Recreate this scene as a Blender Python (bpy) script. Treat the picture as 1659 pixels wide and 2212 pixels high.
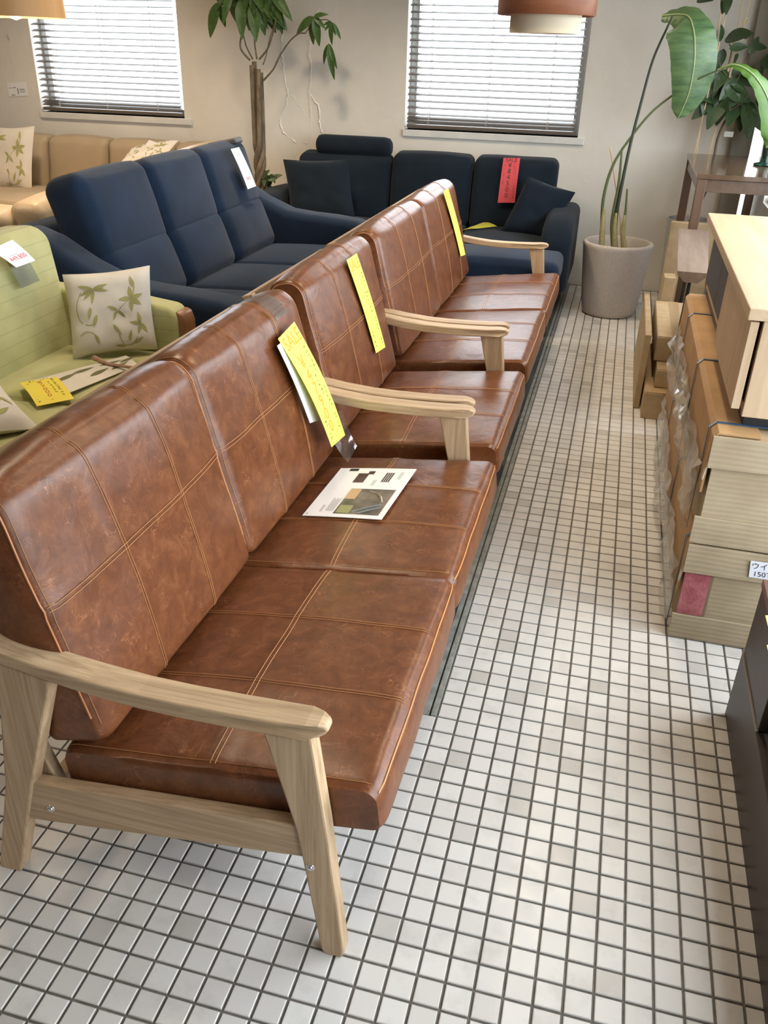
import bpy, bmesh, math, random
from mathutils import Vector, Matrix, noise

random.seed(7)
for o in list(bpy.data.objects):
    bpy.data.objects.remove(o)
scene = bpy.context.scene
COL = scene.collection
S = 0.0525                      # floor tile pitch (m)

# ------------------------------------------------------------------ camera
IW, IH = 1659.0, 2212.0
F_PX, YAW, PITCH, ROLL = 1827.665, -0.246339, 0.500794, 0.028237
CAM = Vector((0.2031, -1.0503, 1.4855))
_cy, _sy, _cp, _sp = math.cos(YAW), math.sin(YAW), math.cos(PITCH), math.sin(PITCH)
FWD = Vector((_sy * _cp, _cy * _cp, -_sp))
_r = Vector((_cy, -_sy, 0.0)); _u = _r.cross(FWD)
RGT = _r * math.cos(ROLL) + _u * math.sin(ROLL)
UPV = _u * math.cos(ROLL) - _r * math.sin(ROLL)
cam_data = bpy.data.cameras.new('camera')
cam_data.sensor_fit = 'HORIZONTAL'; cam_data.sensor_width = 36.0
cam_data.lens = 36.0 * F_PX / IW
cam_data.clip_start = 0.02; cam_data.clip_end = 200
cam = bpy.data.objects.new('camera', cam_data); COL.objects.link(cam)
cam.matrix_world = Matrix(((RGT.x, UPV.x, -FWD.x, CAM.x), (RGT.y, UPV.y, -FWD.y, CAM.y),
                           (RGT.z, UPV.z, -FWD.z, CAM.z), (0, 0, 0, 1)))
scene.camera = cam

def pray(u, v):
    return (FWD * F_PX + RGT * (u - IW / 2) - UPV * (v - IH / 2)).normalized()
def at(u, v, axis, val):
    """survey helper: the place point seen at photo pixel (u, v) on the plane axis = val"""
    d = pray(u, v); t = (val - CAM[axis]) / d[axis]
    return CAM + d * t
def atY(u, v, y): return at(u, v, 1, y)
def atX(u, v, x): return at(u, v, 0, x)
def atZ(u, v, z): return at(u, v, 2, z)
def atP(u, v, p0, n):
    d = pray(u, v); n = Vector(n)
    return CAM + d * ((Vector(p0) - CAM).dot(n) / d.dot(n))

# ------------------------------------------------------------------ world, exposure
world = bpy.data.worlds.new('overcast_sky'); scene.world = world
world.use_nodes = True
wb = world.node_tree.nodes['Background']
wb.inputs['Color'].default_value = (0.89, 0.945, 1.0, 1)
wb.inputs['Strength'].default_value = 5.5
scene.view_settings.view_transform = 'Standard'
scene.view_settings.look = 'None'
scene.view_settings.gamma = 1.0
scene.view_settings.use_curve_mapping = False
scene.view_settings.exposure = 0.66
try:
    scene.cycles.use_denoising = True
    scene.cycles.max_bounces = 8
    scene.cycles.transparent_max_bounces = 16
    scene.cycles.sample_clamp_indirect = 6.0
    scene.cycles.caustics_reflective = False
    scene.cycles.caustics_refractive = False
except Exception:
    pass

XL, XR = -5.6, 1.06          # left wall, street-side glazing
YN, YB = -3.2, 5.387         # wall behind the photographer, back wall
ZC = 2.75
GY0 = -1.15                  # street glazing begins here, nearer end closed, unseen, to hold back daylight
HEAD = 2.0                   # top of the street glazing
def portal(name, loc, rot, sx, sy):
    l = bpy.data.lights.new(name, 'AREA'); l.shape = 'RECTANGLE'; l.size = sx; l.size_y = sy
    l.cycles.is_portal = True
    o = bpy.data.objects.new(name, l); o.location = loc; o.rotation_euler = rot; COL.objects.link(o)
portal('street_portal', (XR + .19, 1.83, 1.05), (0, math.radians(90), 0), 2.0, 6.1)
portal('window_portal_a', (-3.66, YB + .2, 1.5), (math.radians(-90), 0, 0), 1.2, 1.0)
portal('window_portal_b', (-.735, YB + .2, 1.5), (math.radians(-90), 0, 0), 1.2, 1.0)

# ------------------------------------------------------------------ materials
MATS = {}
class NT:
    def __init__(s, name):
        s.m = bpy.data.materials.new(name); s.m.use_nodes = True
        s.t = s.m.node_tree; s.b = s.t.nodes['Principled BSDF']; s.out = s.t.nodes['Material Output']
    def n(s, typ, **kw):
        nd = s.t.nodes.new(typ)
        for k, v in kw.items():
            if k.startswith('i_'):
                key = k[2:]
                key = int(key) if key.isdigit() else key.replace('_', ' ')
                nd.inputs[key].default_value = v
            else: setattr(nd, k, v)
        return nd
    def l(s, a, ao, b, bi): s.t.links.new(a.outputs[ao], b.inputs[bi])
    def coord(s, kind='Object', scale=(1, 1, 1), rot=(0, 0, 0)):
        c = s.n('ShaderNodeTexCoord'); m = s.n('ShaderNodeMapping')
        m.inputs['Scale'].default_value = scale; m.inputs['Rotation'].default_value = rot
        s.l(c, kind, m, 'Vector'); return m
    def ramp(s, stops, interp='LINEAR'):
        r = s.n('ShaderNodeValToRGB'); r.color_ramp.interpolation = interp
        e = r.color_ramp.elements
        while len(e) < len(stops): e.new(0.5)
        for i, (p, c) in enumerate(stops):
            e[i].position = p
            e[i].color = (*c, 1) if len(c) == 3 else c
        return r
    def bump(s, src, out, strength, dist=0.002):
        b = s.n('ShaderNodeBump'); b.inputs['Strength'].default_value = strength
        b.inputs['Distance'].default_value = dist
        s.l(src, out, b, 'Height'); s.l(b, 'Normal', s.b, 'Normal'); return b

def plain(name, col, rough=0.6, metal=0.0, **kw):
    if name in MATS: return MATS[name]
    t = NT(name)
    t.b.inputs['Base Color'].default_value = (*col, 1)
    t.b.inputs['Roughness'].default_value = rough
    t.b.inputs['Metallic'].default_value = metal
    for k, v in kw.items(): t.b.inputs[k].default_value = v
    MATS[name] = t.m; return t.m

def noisy(name, c1, c2, scale=20, rough=0.7, bump=0.2, bdist=0.002, stretch=(1, 1, 1), detail=4, kind='Object', bscale=None, p1=.35, p2=.68, **kw):
    if name in MATS: return MATS[name]
    t = NT(name); m = t.coord(kind, stretch)
    n = t.n('ShaderNodeTexNoise', i_Scale=scale, i_Detail=detail, i_Roughness=.6); t.l(m, 'Vector', n, 'Vector')
    r = t.ramp([(p1, c1), (p2, c2)]); t.l(n, 'Fac', r, 'Fac'); t.l(r, 'Color', t.b, 'Base Color')
    t.b.inputs['Roughness'].default_value = rough
    for k, v in kw.items(): t.b.inputs[k].default_value = v
    if bump:
        n2 = t.n('ShaderNodeTexNoise', i_Scale=bscale or scale * 6, i_Detail=3.0); t.l(m, 'Vector', n2, 'Vector')
        t.bump(n2, 'Fac', bump, bdist)
    MATS[name] = t.m; return t.m

def fabric(name, c1, c2, weave=900, bump=.35, sheen=.3, big=6):
    if name in MATS: return MATS[name]
    t = NT(name); m = t.coord('Object')
    n = t.n('ShaderNodeTexNoise', i_Scale=big, i_Detail=5.0); t.l(m, 'Vector', n, 'Vector')
    n3 = t.n('ShaderNodeTexNoise', i_Scale=weave, i_Detail=1.0); t.l(m, 'Vector', n3, 'Vector')
    mx = t.n('ShaderNodeMath', operation='MULTIPLY_ADD'); mx.inputs[1].default_value = .55; mx.inputs[2].default_value = 0.0
    t.l(n, 'Fac', mx, 0)
    ad = t.n('ShaderNodeMath', operation='MULTIPLY_ADD'); ad.inputs[1].default_value = .45
    t.l(n3, 'Fac', ad, 0); t.l(mx, 'Value', ad, 2)
    r = t.ramp([(.36, c1), (.64, c2)]); t.l(ad, 'Value', r, 'Fac'); t.l(r, 'Color', t.b, 'Base Color')
    t.b.inputs['Roughness'].default_value = .95
    t.b.inputs['Specular IOR Level'].default_value = .15
    t.b.inputs['Sheen Weight'].default_value = sheen
    t.b.inputs['Sheen Roughness'].default_value = .5
    t.bump(n3, 'Fac', bump, .0015)
    MATS[name] = t.m; return t.m

def wood(name, c1, c2, axis=0, scale=60, rough=.5, stretch=.06):
    if name in MATS: return MATS[name]
    sc = [1, 1, 1]; sc[axis] = stretch
    t = NT(name); m = t.coord('Object', sc)
    w = t.n('ShaderNodeTexNoise', i_Scale=scale, i_Detail=5.0, i_Roughness=.65, i_Distortion=.6); t.l(m, 'Vector', w, 'Vector')
    w2 = t.n('ShaderNodeTexNoise', i_Scale=scale * .22, i_Detail=2.0, i_Distortion=1.0); t.l(m, 'Vector', w2, 'Vector')
    mx = t.n('ShaderNodeMix', data_type='FLOAT', i_0=.4); t.l(w, 'Fac', mx, 2); t.l(w2, 'Fac', mx, 3)
    r = t.ramp([(.34, c1), (.62, c2)]); t.l(mx, 0, r, 'Fac'); t.l(r, 'Color', t.b, 'Base Color')
    t.b.inputs['Roughness'].default_value = rough
    t.bump(w, 'Fac', .12, .001)
    MATS[name] = t.m; return t.m

def leather(name, dark, mid, light, rough=.36, scratch=1.0):
    if name in MATS: return MATS[name]
    t = NT(name); m = t.coord('Object')
    n = t.n('ShaderNodeTexNoise', i_Scale=24.0, i_Detail=8.0, i_Roughness=.72, i_Distortion=.6); t.l(m, 'Vector', n, 'Vector')
    r = t.ramp([(.30, dark), (.52, mid), (.78, light)]); t.l(n, 'Fac', r, 'Fac')
    # fine light scuffs
    m2 = t.coord('Object', (1, 1, 1))
    nd = t.n('ShaderNodeTexNoise', i_Scale=14.0, i_Detail=3.0); t.l(m2, 'Vector', nd, 'Vector')
    mixv = t.n('ShaderNodeMix', data_type='RGBA', blend_type='LINEAR_LIGHT', i_0=.12)
    t.l(m2, 'Vector', mixv, 6); t.l(nd, 'Color', mixv, 7)
    v = t.n('ShaderNodeTexVoronoi', feature='DISTANCE_TO_EDGE', i_Scale=26.0); t.l(mixv, 2, v, 'Vector')
    rs = t.ramp([(0.0, (1, 1, 1)), (.035, (0, 0, 0))]); t.l(v, 'Distance', rs, 'Fac')
    n4 = t.n('ShaderNodeTexNoise', i_Scale=21.0, i_Detail=2.0); t.l(m, 'Vector', n4, 'Vector')
    rm = t.ramp([(.5, (0, 0, 0)), (.68, (1, 1, 1))]); t.l(n4, 'Fac', rm, 'Fac')
    mu = t.n('ShaderNodeMath', operation='MULTIPLY'); t.l(rs, 'Color', mu, 0); t.l(rm, 'Color', mu, 1)
    mu2 = t.n('ShaderNodeMath', operation='MULTIPLY'); mu2.inputs[1].default_value = .75 * scratch; t.l(mu, 'Value', mu2, 0)
    mc = t.n('ShaderNodeMix', data_type='RGBA'); t.l(mu2, 'Value', mc, 0); t.l(r, 'Color', mc, 6)
    mc.inputs[7].default_value = (*[min(1, c * 1.55 + .02) for c in light], 1)
    t.l(mc, 2, t.b, 'Base Color')
    t.b.inputs['Roughness'].default_value = rough
    nb = t.n('ShaderNodeTexNoise', i_Scale=260.0, i_Detail=2.0); t.l(m, 'Vector', nb, 'Vector')
    nw = t.n('ShaderNodeTexNoise', i_Scale=13.0, i_Detail=3.0, i_Distortion=.8); t.l(m, 'Vector', nw, 'Vector')
    ad = t.n('ShaderNodeMath', operation='MULTIPLY_ADD'); ad.inputs[1].default_value = .07; t.l(nb, 'Fac', ad, 0); t.l(nw, 'Fac', ad, 2)
    t.bump(ad, 'Value', .3, .006)
    MATS[name] = t.m; return t.m

def clear(name, tint=(1, 1, 1), fac=.12, rough=.05, milk=0.0):
    """thin clear sheet: mostly see-through with a glossy skin, optionally milky"""
    if name in MATS: return MATS[name]
    t = NT(name)
    tr = t.n('ShaderNodeBsdfTransparent'); tr.inputs['Color'].default_value = (*tint, 1)
    gl = t.n('ShaderNodeBsdfGlossy'); gl.inputs['Roughness'].default_value = rough
    mx = t.n('ShaderNodeMixShader'); mx.inputs[0].default_value = fac
    t.l(tr, 'BSDF', mx, 1); t.l(gl, 'BSDF', mx, 2)
    last = mx
    if milk:
        df = t.n('ShaderNodeBsdfDiffuse'); df.inputs['Color'].default_value = (.85, .85, .83, 1)
        m2 = t.n('ShaderNodeMixShader'); m2.inputs[0].default_value = milk
        t.l(mx, 'Shader', m2, 1); t.l(df, 'BSDF', m2, 2); last = m2
    t.t.links.new(last.outputs['Shader'], t.out.inputs['Surface'])
    MATS[name] = t.m; return t.m

BROWN = leather('brown_leather', (.090, .0265, .009), (.150, .048, .016), (.245, .091, .033), .34)
ASHX = wood('ash_wood_x', (.34, .225, .125), (.60, .43, .265), 0, 130, .5, .03)
ASHY = wood('ash_wood_y', (.34, .225, .125), (.60, .43, .265), 1, 130, .5, .03)
ASHZ = wood('ash_wood_z', (.34, .225, .125), (.60, .43, .265), 2, 130, .5, .03)
THREAD = plain('tan_thread', (.50, .235, .085), .6)
PIPING = plain('leather_piping', (.42, .17, .065), .4)
STEEL = plain('bolt_steel', (.72, .72, .72), .25, 1.0)
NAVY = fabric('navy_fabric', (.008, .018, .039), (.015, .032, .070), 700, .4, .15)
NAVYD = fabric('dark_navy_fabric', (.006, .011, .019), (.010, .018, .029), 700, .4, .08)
GREEN = None
BEIGE = leather('beige_leather', (.50, .40, .27), (.58, .47, .33), (.64, .54, .40), .42, 0.15)
BEIGEF = fabric('beige_fabric', (.36, .29, .20), (.42, .34, .24), 600, .3, .1)
LINEN = fabric('cream_linen', (.62, .57, .50), (.74, .70, .63), 800, .35, .1)
LEAFPRINT = fabric('olive_print', (.34, .32, .13), (.42, .40, .18), 800, .3, .1)
YELLOW = plain('yellow_paper', (.80, .86, .14), .7)
YELLOWW = plain('amber_yellow_paper', (.80, .66, .08), .7)
RED = plain('red_paper', (.62, .075, .09), .7)
WHITE = plain('white_paper', (.86, .86, .86), .55)
INKG = plain('green_ink', (.20, .30, .06), .7)
INKO = plain('orange_ink', (.80, .34, .03), .7)
INKK = plain('black_ink', (.02, .02, .022), .6)
INKR = plain('red_ink', (.72, .06, .08), .6)
INKGREY = plain('grey_ink', (.30, .30, .31), .6)
WALLM = None
DARKW = wood('walnut_dark', (.075, .043, .026), (.125, .078, .050), 1, 40, .32)
WALNUT = wood('walnut_grey', (.16, .11, .085), (.26, .195, .155), 1, 45, .5)
ESPRESSO = noisy('espresso_veneer', (.030, .021, .017), (.040, .029, .024), 30, .45, .1, .0005, (1, .1, 1))
OAKY = wood('light_oak_y', (.48, .335, .20), (.60, .45, .295), 1, 30, .5)
OAKZ = wood('light_oak_z', (.46, .315, .19), (.58, .43, .28), 2, 30, .5)
BLACK = plain('black_metal', (.012, .012, .012), .5)
CARD = noisy('cardboard', (.40, .29, .165), (.48, .36, .215), 14, .85, .15, .001)
KRAFT = noisy('kraft_card', (.40, .235, .10), (.47, .285, .13), 10, .75, .1, .001)
SLATE = noisy('slate_mat', (.045, .055, .058), (.085, .098, .10), 7, .6, .3, .002)
GALV = noisy('worn_steel', (.20, .21, .19), (.36, .37, .34), 25, .5, .4, .002)
BLUE = plain('blue_strap', (.035, .10, .20), .4)
PLASTIC = clear('plastic_wrap', (.95, .95, .94), .26, .18, .20)
SLEEVE = clear('clear_sleeve', (1, 1, 1), .14, .06, .02)
TAPE = clear('packing_tape', (.80, .78, .74), .20, .15, .06)
GLASS = clear('window_glass', (.98, .99, .99), .05, .01)
POT = noisy('stone_pot', (.50, .45, .41), (.56, .51, .47), 60, .75, .15, .001)
SOIL = noisy('soil', (.03, .022, .016), (.08, .06, .045), 60, .95, .8, .01)
LEAFD = noisy('dark_leaf', (.030, .062, .024), (.055, .098, .036), 12, .38, .15, .002)
LEAFM = noisy('pachira_leaf', (.045, .105, .024), (.085, .17, .042), 9, .42, .15, .002)
LEAFB = noisy('strelitzia_leaf', (.060, .130, .055), (.13, .22, .085), 9, .35, .25, .004, (1, 1, 5))
LEAFL = noisy('bright_leaf', (.05, .125, .012), (.095, .20, .025), 9, .4, .2, .004, **{'Transmission Weight': 0.0})
MIDRIB = plain('leaf_midrib', (.30, .38, .17), .5)
STEMG = plain('green_stem', (.10, .13, .05), .5)
STEMK = plain('dark_stem', (.035, .045, .028), .5)
BARK = noisy('bark', (.10, .075, .045), (.26, .20, .13), 30, .9, .8, .006, (1, 1, .25))
BAMBOO = plain('bamboo', (.70, .52, .30), .5)
SLATM = plain('blind_slat', (.125, .10, .08), .42)
CORD = plain('blind_cord', (.62, .58, .52), .7)
FRAMEW = noisy('white_paint', (.66, .66, .64), (.74, .74, .72), 8, .5, .1, .001)
ALU = plain('aluminium', (.55, .56, .57), .35, .8)

def mk_green():
    t = NT('green_fabric'); m = t.coord('Object')
    n = t.n('ShaderNodeTexNoise', i_Scale=7.0, i_Detail=5.0); t.l(m, 'Vector', n, 'Vector')
    r = t.ramp([(.35, (.43, .425, .20)), (.65, (.51, .50, .25))]); t.l(n, 'Fac', r, 'Fac')
    ms = t.coord('Object', (1, 1, 1))
    w = t.n('ShaderNodeTexWave', wave_type='BANDS', bands_direction='Z', i_Scale=6.2, i_Distortion=.6); t.l(ms, 'Vector', w, 'Vector')
    rr = t.ramp([(0.0, (1, 1, 1)), (.03, (0, 0, 0))]); t.l(w, 'Fac', rr, 'Fac')
    mu = t.n('ShaderNodeMath', operation='MULTIPLY'); mu.inputs[1].default_value = .28; t.l(rr, 'Color', mu, 0)
    mc = t.n('ShaderNodeMix', data_type='RGBA'); t.l(mu, 'Value', mc, 0); t.l(r, 'Color', mc, 6); mc.inputs[7].default_value = (.18, .18, .07, 1)
    t.l(mc, 2, t.b, 'Base Color'); t.b.inputs['Roughness'].default_value = .9
    t.b.inputs['Sheen Weight'].default_value = .15
    n3 = t.n('ShaderNodeTexNoise', i_Scale=800.0, i_Detail=1.0); t.l(m, 'Vector', n3, 'Vector'); t.bump(n3, 'Fac', .3, .001)
    return t.m
GREEN = mk_green()
def mk_wall():
    t = NT('white_plaster'); m = t.coord('Object')
    n = t.n('ShaderNodeTexNoise', i_Scale=1.6, i_Detail=6.0, i_Roughness=.6); t.l(m, 'Vector', n, 'Vector')
    r = t.ramp([(.3, (.72, .69, .625)), (.7, (.82, .795, .735))]); t.l(n, 'Fac', r, 'Fac'); t.l(r, 'Color', t.b, 'Base Color')
    t.b.inputs['Roughness'].default_value = .6
    n2 = t.n('ShaderNodeTexNoise', i_Scale=5.0, i_Detail=6.0, i_Distortion=.3); t.l(m, 'Vector', n2, 'Vector'); t.bump(n2, 'Fac', .35, .02)
    return t.m
WALLM = mk_wall()
SHADE_TAUPE = noisy('shade_plaster', (.30, .27, .22), (.35, .32, .265), 3, .8, .3, .01)  # plaster tone darkened to carry the shade at the back wall's right end

def mk_tile():
    t = NT('glazed_tile')
    g = t.n('ShaderNodeNewGeometry')
    dv = t.n('ShaderNodeVectorMath', operation='DIVIDE'); dv.inputs[1].default_value = (S, S, 1000)
    t.l(g, 'Position', dv, 0)
    fl = t.n('ShaderNodeVectorMath', operation='FLOOR'); t.l(dv, 'Vector', fl, 0)
    wn = t.n('ShaderNodeTexWhiteNoise', noise_dimensions='3D'); t.l(fl, 'Vector', wn, 'Vector')
    r = t.ramp([(0.0, (.50, .475, .445)), (.05, (.53, .505, .475)), (.08, (.62, .595, .57)), (.5, (.66, .64, .615)), (1.0, (.70, .68, .655))])
    t.l(wn, 'Value', r, 'Fac')
    n = t.n('ShaderNodeTexNoise', i_Scale=9.0, i_Detail=6.0, i_Roughness=.65); t.l(g, 'Position', n, 'Vector')
    rd = t.ramp([(.52, (0, 0, 0)), (.78, (1, 1, 1))]); t.l(n, 'Fac', rd, 'Fac')
    mu = t.n('ShaderNodeMath', operation='MULTIPLY'); mu.inputs[1].default_value = .55; t.l(rd, 'Color', mu, 0)
    mc = t.n('ShaderNodeMix', data_type='RGBA'); t.l(mu, 'Value', mc, 0); t.l(r, 'Color', mc, 6); mc.inputs[7].default_value = (.40, .375, .34, 1)
    t.l(mc, 2, t.b, 'Base Color')
    n2 = t.n('ShaderNodeTexNoise', i_Scale=30.0, i_Detail=3.0); t.l(g, 'Position', n2, 'Vector')
    rr = t.ramp([(.3, (.28, .28, .28)), (.7, (.46, .46, .46))]); t.l(n2, 'Fac', rr, 'Fac'); t.l(rr, 'Color', t.b, 'Roughness')
    t.bump(n2, 'Fac', .06, .002)
    return t.m
TILE = mk_tile()
GROUT = noisy('dark_grout', (.11, .10, .085), (.17, .155, .135), 40, .9, .3, .001)

# ------------------------------------------------------------------ mesh helpers
def mobj(name, verts, faces, mat, parent=None, smooth=False, origin=None):
    me = bpy.data.meshes.new(name)
    if origin is not None: verts = [(v[0] - origin[0], v[1] - origin[1], v[2] - origin[2]) for v in verts]
    me.from_pydata([tuple(v) for v in verts], [], faces); me.update()
    if mat is not None: me.materials.append(mat)
    if smooth:
        me.polygons.foreach_set('use_smooth', [True] * len(me.polygons))
        me.set_sharp_from_angle(angle=math.radians(60))
    o = bpy.data.objects.new(name, me); COL.objects.link(o)
    if parent is not None: o.parent = parent
    return o

class Thing:
    """a thing: an Empty at its base; parts take world coordinates"""
    def __init__(s, name, label, cat, loc, group=None):
        s.o = bpy.data.objects.new(name, None); COL.objects.link(s.o)
        s.loc = Vector(loc); s.o.location = s.loc; s.o.empty_display_size = .05
        s.o['label'] = label; s.o['category'] = cat
        if group: s.o['group'] = group
    def part(s, name, geo, mat, parent=None, smooth=False, label=None):
        o = mobj(name, geo[0], geo[1], mat, parent or s.o, smooth, s.loc)
        if label: o['label'] = label
        if name in ('handwriting', 'stitching', 'print_text'): o['kind'] = 'stuff'
        return o

def single(name, label, cat, geo, mat, loc, smooth=False, group=None):
    o = mobj(name, geo[0], geo[1], mat, None, smooth, loc); o.location = loc
    o['label'] = label; o['category'] = cat
    if group: o['group'] = group
    return o

def join(*gs):
    V, Fc = [], []
    for v, f in gs:
        k = len(V); V += list(v); Fc += [tuple(i + k for i in q) for q in f]
    return V, Fc

def box(x0, x1, y0, y1, z0, z1):
    v = [(x0, y0, z0), (x1, y0, z0), (x1, y1, z0), (x0, y1, z0), (x0, y0, z1), (x1, y0, z1), (x1, y1, z1), (x0, y1, z1)]
    return v, [(0, 3, 2, 1), (4, 5, 6, 7), (0, 1, 5, 4), (1, 2, 6, 5), (2, 3, 7, 6), (3, 0, 4, 7)]

def bevelled(geo, w, seg=2):
    bm = bmesh.new()
    vs = [bm.verts.new(v) for v in geo[0]]
    for f in geo[1]:
        try: bm.faces.new([vs[i] for i in f])
        except ValueError: pass
    bmesh.ops.remove_doubles(bm, verts=bm.verts, dist=1e-6)
    bmesh.ops.recalc_face_normals(bm, faces=bm.faces)
    ed = [e for e in bm.edges if len(e.link_faces) == 2 and e.calc_face_angle(0) > .5]
    bmesh.ops.bevel(bm, geom=ed, offset=w, segments=seg, profile=.5, affect='EDGES', clamp_overlap=True)
    bm.verts.index_update()
    r = ([tuple(v.co) for v in bm.verts], [tuple(v.index for v in f.verts) for f in bm.faces])
    bm.free(); return r

def bbox(x0, x1, y0, y1, z0, z1, w=.003, seg=2): return bevelled(box(x0, x1, y0, y1, z0, z1), w, seg)

def prism(outline, a0, a1, plane='xz', w=0.0, seg=2):
    """outline in a plane, extruded along the third axis from a0 to a1"""
    def P(p, a):
        return {'xz': (p[0], a, p[1]), 'yz': (a, p[0], p[1]), 'xy': (p[0], p[1], a)}[plane]
    n = len(outline)
    v = [P(p, a0) for p in outline] + [P(p, a1) for p in outline]
    f = [tuple(range(n - 1, -1, -1)), tuple(range(n, 2 * n))] + [(i, (i + 1) % n, (i + 1) % n + n, i + n) for i in range(n)]
    return bevelled((v, f), w, seg) if w else bevelled((v, f), 1e-5, 1) if False else (v, f)

def obox(c, ax, ay, az):
    """box from centre and three half-axis vectors"""
    c, ax, ay, az = map(Vector, (c, ax, ay, az)); v = []
    for k in (-1, 1):
        for i, j in ((-1, -1), (1, -1), (1, 1), (-1, 1)): v.append(tuple(c + ax * i + ay * j + az * k))
    return v, [(0, 3, 2, 1), (4, 5, 6, 7), (0, 1, 5, 4), (1, 2, 6, 5), (2, 3, 7, 6), (3, 0, 4, 7)]

def tube(pts, r, n=6, cap=True):
    pts = [Vector(p) for p in pts]; m = len(pts)
    rs = r if isinstance(r, (list, tuple)) else [r] * m
    V, Fc = [], []
    t0 = (pts[1] - pts[0]).normalized()
    ref = Vector((0, 0, 1)) if abs(t0.z) < .9 else Vector((1, 0, 0))
    nrm = t0.cross(ref).normalized()
    for i in range(m):
        t = (pts[min(i + 1, m - 1)] - pts[max(i - 1, 0)])
        if t.length < 1e-9: t = t0.copy()
        t.normalize()
        nrm = (nrm - t * nrm.dot(t))
        if nrm.length < 1e-6: nrm = t.orthogonal()
        nrm.normalize(); b = t.cross(nrm)
        for k in range(n):
            a = 2 * math.pi * k / n
            V.append(tuple(pts[i] + (nrm * math.cos(a) + b * math.sin(a)) * rs[i]))
    for i in range(m - 1):
        for k in range(n):
            Fc.append((i * n + k, i * n + (k + 1) % n, (i + 1) * n + (k + 1) % n, (i + 1) * n + k))
    if cap:
        Fc.append(tuple(range(n - 1, -1, -1))); Fc.append(tuple(range((m - 1) * n, m * n)))
    return V, Fc

def lathe(profile, c, n=40):
    V, Fc = [], []
    for r, z in profile:
        for k in range(n):
            a = 2 * math.pi * k / n; V.append((c[0] + r * math.cos(a), c[1] + r * math.sin(a), c[2] + z))
    m = len(profile)
    for i in range(m - 1):
        for k in range(n):
            Fc.append((i * n + k, i * n + (k + 1) % n, (i + 1) * n + (k + 1) % n, (i + 1) * n + k))
    return V, Fc

def smoothline(pts, sub=6):
    """Catmull-Rom through points"""
    P = [Vector(p) for p in pts]; out = []
    for i in range(len(P) - 1):
        a, b, c, d = P[max(i - 1, 0)], P[i], P[i + 1], P[min(i + 2, len(P) - 1)]
        for k in range(sub):
            t = k / sub
            out.append(.5 * ((2 * b) + (c - a) * t + (2 * a - 5 * b + 4 * c - d) * t * t + (3 * b - a - 3 * c + d) * t ** 3))
    out.append(P[-1]); return out

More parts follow.
